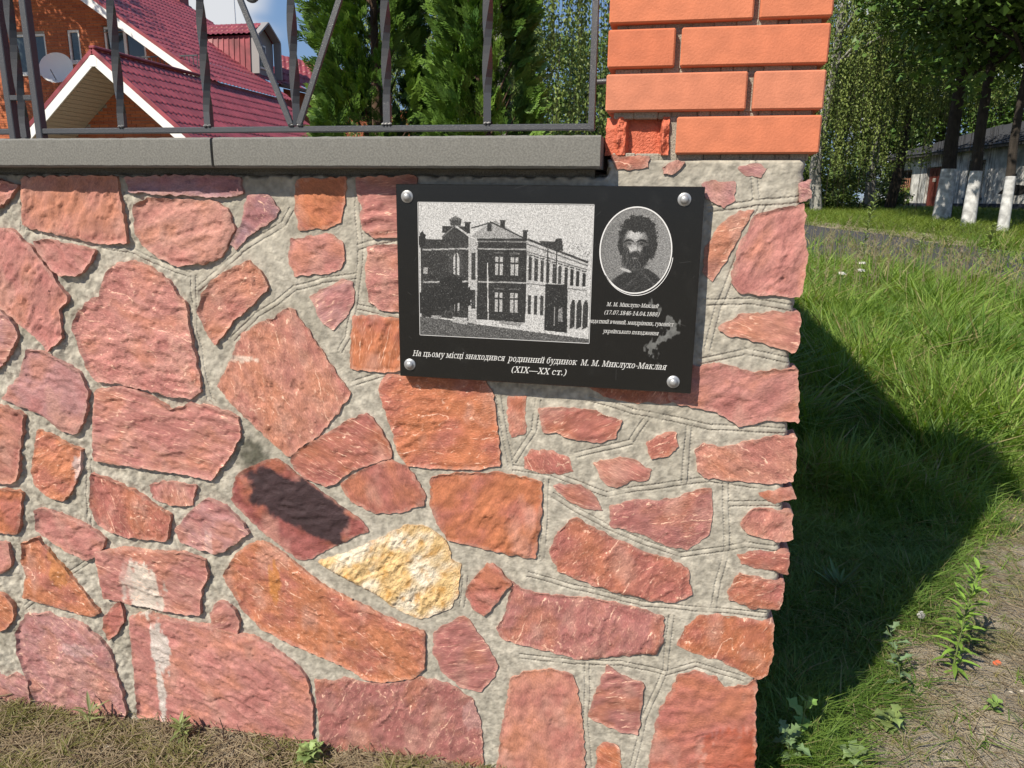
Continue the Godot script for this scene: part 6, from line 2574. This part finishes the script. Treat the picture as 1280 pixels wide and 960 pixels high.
# outlines of the stones and lines of the ruled joints on the wall's face, in millimetres
const STONES := [
	["pink", [-1586, 1357, -1501, 1350, -1456, 1338, -1477, 1315, -1511, 1294, -1611, 1285]],
	["salmon", [-1437, 1354, -1198, 1359, -1196, 1311, -1189, 1221, -1228, 1219, -1269, 1221, -1340, 1234, -1449, 1252]],
	["pink", [-1423, 1215, -1384, 1219, -1274, 1198, -1282, 1184, -1314, 1154, -1332, 1145, -1372, 1145, -1393, 1161, -1411, 1184]],
	["pink", [-1635, 1216, -1520, 1240, -1494, 1242, -1450, 1210, -1404, 1157, -1363, 1094, -1367, 1079, -1388, 1066, -1388, 1038, -1389, 1000, -1430, 965, -1448, 991, -1472, 1005, -1491, 1024, -1550, 1069, -1652, 1131]],
	["rose", [-1663, 1074, -1553, 1053, -1525, 1032, -1510, 1004, -1516, 984, -1535, 964, -1564, 923, -1651, 888, -1715, 925]],
	["ochre", [-1158, 1298, -1127, 1312, -1039, 1311, -972, 1308, -936, 1294, -926, 1256, -942, 1222, -963, 1195, -1003, 1181, -1069, 1174, -1110, 1192, -1148, 1217, -1161, 1243]],
	["pink", [-1240, 1156, -1214, 1170, -1183, 1176, -1143, 1166, -1105, 1146, -1084, 1126, -1076, 1101, -1059, 1093, -1055, 1052, -1051, 997, -1038, 924, -1039, 892, -1063, 874, -1124, 877, -1186, 889, -1248, 898, -1308, 901, -1326, 927, -1336, 964, -1352, 1017, -1347, 1039, -1305, 1082, -1269, 1094, -1261, 1125]],
	["mauve", [-1171, 1355, -1034, 1361, -902, 1358, -899, 1331, -924, 1322, -1028, 1325, -1164, 1332]],
	["mauve", [-883, 1321, -840, 1323, -818, 1295, -825, 1282, -854, 1265, -889, 1245, -923, 1214, -932, 1222, -905, 1256, -893, 1290]],
	["orange", [-769, 1354, -665, 1358, -675, 1297, -681, 1273, -708, 1263, -770, 1257, -776, 1307]],
	["pink", [-637, 1358, -514, 1362, -516, 1249, -554, 1248, -603, 1244, -628, 1261, -633, 1285, -622, 1298, -632, 1317]],
	["pink", [-790, 1233, -749, 1239, -705, 1246, -679, 1227, -676, 1194, -689, 1174, -787, 1161, -798, 1191]],
	["salmon", [-892, 1184, -871, 1164, -852, 1133, -874, 1112, -915, 1079, -946, 1053, -990, 1004, -1004, 1027, -1024, 1071, -1010, 1107, -978, 1143, -937, 1165]],
	["rose", [-681, 1149, -660, 1145, -661, 1106, -681, 1076, -706, 1049, -731, 1065, -741, 1091, -752, 1113, -715, 1135]],
	["pink", [-619, 1220, -595, 1224, -517, 1226, -519, 1096, -590, 1092, -620, 1113, -623, 1171]],
	["orange", [-655, 1074, -608, 1077, -520, 1069, -522, 972, -612, 961, -667, 967, -663, 1016]],
	["salmon", [-808, 1087, -795, 1080, -766, 1038, -731, 987, -696, 935, -675, 909, -685, 891, -719, 848, -760, 803, -827, 754, -859, 776, -897, 811, -943, 851, -971, 881, -989, 903, -977, 928, -955, 957, -938, 994, -920, 1022, -889, 1045, -840, 1064]],
	["rose", [-1489, 958, -1462, 958, -1405, 938, -1354, 911, -1339, 868, -1347, 838, -1360, 797, -1382, 766, -1415, 767, -1460, 800, -1492, 814, -1546, 829, -1572, 839, -1552, 864, -1517, 896]],
	["salmon", [-1711, 824, -1594, 817, -1567, 813, -1529, 795, -1542, 743, -1574, 636, -1594, 617, -1629, 621, -1751, 614]],
	["amber", [-1488, 762, -1456, 750, -1403, 727, -1377, 719, -1388, 673, -1404, 641, -1425, 607, -1452, 584, -1492, 595, -1517, 614, -1525, 651, -1507, 705]],
	["pink", [-1312, 873, -1250, 885, -1198, 877, -1158, 860, -1124, 839, -1097, 841, -1065, 856, -1004, 851, -949, 832, -946, 794, -967, 754, -1006, 706, -1030, 680, -1081, 685, -1166, 692, -1252, 695, -1340, 700, -1333, 769]],
	["red", [-1352, 660, -1324, 654, -1260, 633, -1198, 602, -1149, 571, -1157, 539, -1169, 509, -1230, 508, -1297, 510, -1351, 530, -1367, 581]],
	["pink", [-1193, 645, -1159, 656, -1076, 654, -1089, 608, -1143, 603, -1191, 619]],
	["rose", [-1135, 537, -1091, 587, -1045, 624, -994, 607, -956, 570, -947, 551, -992, 515, -1032, 490, -1089, 501, -1125, 509]],
	["orange", [-1754, 596, -1633, 595, -1567, 592, -1578, 539, -1600, 482, -1629, 479, -1775, 486]],
	["pink", [-1535, 544, -1510, 555, -1453, 541, -1387, 520, -1341, 490, -1362, 453, -1400, 429, -1444, 444, -1499, 471, -1535, 496]],
	["amber", [-1586, 451, -1539, 471, -1516, 441, -1464, 386, -1414, 325, -1387, 283, -1421, 272, -1480, 283, -1562, 295, -1605, 301, -1588, 360, -1593, 405]],
	["pink", [-1781, 456, -1660, 445, -1630, 446, -1632, 389, -1653, 369, -1805, 335]],
	["pink", [-1369, 453, -1280, 471, -1190, 472, -1102, 476, -1066, 465, -1063, 427, -1084, 388, -1095, 320, -1140, 316, -1229, 322, -1309, 327, -1359, 332, -1365, 376]],
	["amber", [-1810, 306, -1684, 303, -1666, 293, -1647, 261, -1658, 224, -1683, 197, -1837, 164]],
	["rose", [-1607, 245, -1544, 256, -1461, 244, -1432, 232, -1395, 202, -1371, 170, -1359, 114, -1350, 56, -1343, -4, -1366, -32, -1452, -39, -1615, -36, -1638, 59, -1654, 129, -1649, 190]],
	["red", [-1367, 275, -1317, 320, -1316, 270, -1344, 232, -1363, 213, -1374, 240]],
	["pink", [-1292, 280, -1243, 302, -1177, 289, -1077, 285, -990, 274, -947, 272, -905, 253, -844, 214, -818, 185, -808, 108, -810, -2, -880, -10, -946, -12, -1036, -9, -1150, -12, -1231, -2, -1303, -6, -1297, 99, -1295, 193]],
	["pink", [-1060, 326, -1037, 358, -1005, 351, -987, 314, -999, 269, -1034, 275, -1058, 294]],
	["rose", [-1849, 101, -1710, 36, -1675, 61, -1640, 46, -1642, -16, -1670, -63, -1749, -66, -1884, -81]],
	["purple", [-972, 669, -956, 696, -903, 724, -862, 739, -833, 721, -776, 683, -719, 644, -653, 602, -648, 588, -704, 557, -796, 500, -827, 503, -895, 550, -944, 592, -978, 629]],
	["red", [-820, 741, -795, 772, -751, 794, -691, 835, -638, 861, -616, 841, -590, 797, -585, 770, -638, 747, -677, 734, -717, 698, -741, 690, -779, 700, -810, 717]],
	["red", [-702, 694, -658, 726, -589, 762, -545, 745, -509, 687, -513, 664, -566, 643, -623, 634, -680, 657]],
	["orange", [-602, 926, -583, 951, -382, 962, -361, 936, -356, 921, -347, 860, -339, 772, -399, 758, -490, 754, -545, 755, -566, 790, -579, 844, -596, 888]],
	["orange", [-488, 728, -435, 740, -337, 750, -268, 742, -248, 735, -249, 671, -259, 567, -300, 568, -382, 578, -455, 589, -477, 629, -491, 666]],
	["yellow", [-766, 495, -685, 529, -606, 573, -548, 609, -501, 608, -459, 577, -452, 536, -429, 528, -434, 459, -456, 416, -524, 383, -572, 397, -630, 434, -688, 458, -737, 478]],
	["amber", [-1016, 433, -972, 497, -928, 526, -897, 526, -838, 491, -769, 438, -690, 406, -593, 367, -515, 347, -517, 252, -547, 226, -617, 205, -658, 203, -718, 233, -779, 250, -861, 277, -923, 301, -973, 349, -992, 385]],
	["red", [-363, 536, -345, 532, -312, 497, -345, 450, -372, 413, -391, 424, -411, 462, -391, 500]],
	["dusk", [-486, 347, -457, 375, -419, 397, -396, 373, -362, 327, -342, 289, -353, 256, -381, 216, -420, 218, -468, 249, -490, 298]],
	["dusk", [-794, 177, -741, 181, -720, 193, -658, 187, -577, 200, -527, 223, -458, 219, -400, 185, -381, 124, -373, -52, -777, -130, -787, 20]],
	["salmon", [-306, 253, -269, 279, -214, 292, -169, 284, -154, 235, -140, 133, -132, -5, -342, -46, -327, 101, -315, 189]],
	["dusk", [-89, 317, -62, 301, -13, 288, -15, 227, -19, 165, -56, 165, -124, 189, -113, 242, -97, 295]],
	["dusk", [-305, 494, -281, 478, -218, 476, -131, 481, -27, 468, 21, 455, 21, 401, 12, 371, -22, 366, -73, 353, -152, 333, -215, 344, -325, 357, -337, 381, -317, 424]],
	["red", [-224, 580, -205, 629, -171, 664, -136, 642, -85, 624, -34, 602, 25, 590, 64, 573, 75, 522, 47, 500, -12, 498, -63, 505, -132, 519, -202, 541]],
	["dusk", [-98, 695, -56, 711, 25, 724, 72, 746, 98, 754, 105, 706, 102, 661, 64, 622, 23, 626, -36, 647, -95, 659]],
	["salmon", [-133, 789, -101, 801, -68, 805, -23, 785, -29, 768, -66, 760, -90, 745, -112, 752]],
	["red", [-282, 791, -269, 806, -226, 806, -195, 796, -185, 771, -208, 763, -242, 762, -280, 770]],
	["red", [-252, 897, -212, 901, -154, 903, -113, 891, -88, 884, -98, 853, -127, 840, -177, 842, -210, 853, -244, 854]],
	["red", [-318, 920, -288, 922, -287, 882, -285, 847, -312, 837, -321, 880]],
	["red", [-29, 841, -6, 860, 22, 865, 28, 842, 11, 825, -20, 813]],
	["dusk", [-218, 732, -165, 737, -131, 715, -121, 691, -155, 695, -193, 709]],
	["salmon", [68, 832, 81, 846, 120, 844, 172, 860, 213, 873, 249, 874, 254, 822, 252, 788, 194, 780, 148, 782, 93, 783, 74, 793]],
	["pink", [1, 1009, 55, 1004, 100, 1014, 161, 997, 241, 1011, 251, 912, 198, 913, 147, 896, 99, 922, 10, 936]],
	["red", [196, 754, 253, 768, 260, 752, 228, 742, 204, 747]],
	["salmon", [167, 695, 184, 717, 214, 722, 258, 716, 261, 666, 235, 660, 196, 666, 171, 678]],
	["red", [168, 615, 199, 628, 259, 631, 261, 590, 217, 594, 174, 602]],
	["red", [154, 532, 168, 567, 172, 574, 212, 567, 256, 563, 253, 508, 201, 507, 157, 520]],
	["orange", [58, 397, 72, 437, 94, 465, 131, 474, 188, 472, 244, 472, 247, 396, 243, 353, 223, 339, 180, 361, 138, 376, 96, 383]],
	["red", [66, 320, 99, 335, 141, 326, 160, 305, 208, 317, 220, 334, 239, 67, 10, 22, 17, 119, 29, 224, 52, 278]],
	["orange", [-103, 108, -85, 124, -60, 116, -48, 11, -104, 0]],
	["red", [-181, 974, 26, 973, 29, 934, -50, 930, -114, 935]],
	["rose", [47, 1350, 65, 1356, 97, 1353, 102, 1325, 85, 1316, 55, 1331]],
	["salmon", [132, 1303, 117, 1267, 93, 1215, 73, 1179, 60, 1191, 60, 1236, 81, 1273, 115, 1303]],
	["pink", [144, 1296, 185, 1308, 223, 1315, 228, 1269, 237, 1226, 234, 1174, 230, 1151, 177, 1156, 133, 1156, 110, 1174, 115, 1208, 126, 1252]],
	["salmon", [98, 1085, 130, 1110, 180, 1115, 233, 1118, 240, 1068, 234, 1048, 193, 1058, 140, 1071, 110, 1075]],
	["red", [-124, 1400, -61, 1399, -61, 1384, -114, 1383]],
	["rose", [-28, 1381, -7, 1393, 5, 1389, -13, 1374, -26, 1374]],
	["rose", [110, 1382, 129, 1387, 152, 1379, 145, 1369, 121, 1372]],
	["rose", [215, 1354, 229, 1357, 232, 1333, 218, 1326]],
]
const JOINTS := [
	[-630, 1361, -641, 1301, -638, 1236, -640, 1187, -650, 1120, -672, 1033, -693, 997],
	[-644, 1220, -603, 1232, -559, 1241],
	[-650, 1162, -732, 1148, -788, 1132, -838, 1096, -887, 1068, -950, 1011],
	[-787, 1296, -808, 1266, -856, 1240, -915, 1205, -997, 1143, -1029, 1120],
	[-1450, 1248, -1351, 1227, -1250, 1211, -1180, 1199, -1112, 1174, -1040, 1150],
	[-649, 1095, -555, 1081],
	[-669, 928, -558, 966],
	[-1194, 1328, -1190, 1277, -1187, 1221],
	[-340, 922, -329, 844, -311, 765],
	[-259, 919, -264, 849, -308, 778],
	[-310, 765, -225, 760, -157, 738, -106, 724, -41, 741, 23, 759, 101, 775, 248, 768],
	[-155, 929, -65, 906, 15, 895, 94, 884, 237, 886],
	[-175, 803, -62, 844, -35, 891],
	[-237, 745, -236, 654, -241, 560],
	[-224, 710, -103, 649, -18, 622, 49, 602, 97, 616, 174, 639, 253, 637],
	[50, 889, 47, 761],
	[130, 774, 141, 625, 130, 557, 127, 488],
	[-273, 521, -166, 502, -28, 481, 89, 483, 234, 487],
	[139, 727, 251, 737],
	[41, 462, 35, 325, -5, 198, -25, 69],
	[-288, 317, -161, 320, -55, 332, 32, 321, 98, 351, 199, 331],
	[-134, 320, -133, 177, -119, 52],
	[156, 1318, 127, 1238, 91, 1131, 75, 1037],
	[57, 1307, 135, 1318, 218, 1326],
	[61, 1133, 149, 1139, 223, 1127],
	[62, 1017, 143, 1040, 232, 1026],
	[131, 1396, 144, 1325],
	[-415, 501, -423, 420],
	[-1441, 1352, -1465, 1237],
	[-1036, 1150, -1043, 1016, -1018, 869, -1007, 860],
	[-1363, 696, -1395, 428, -1616, 265],
]
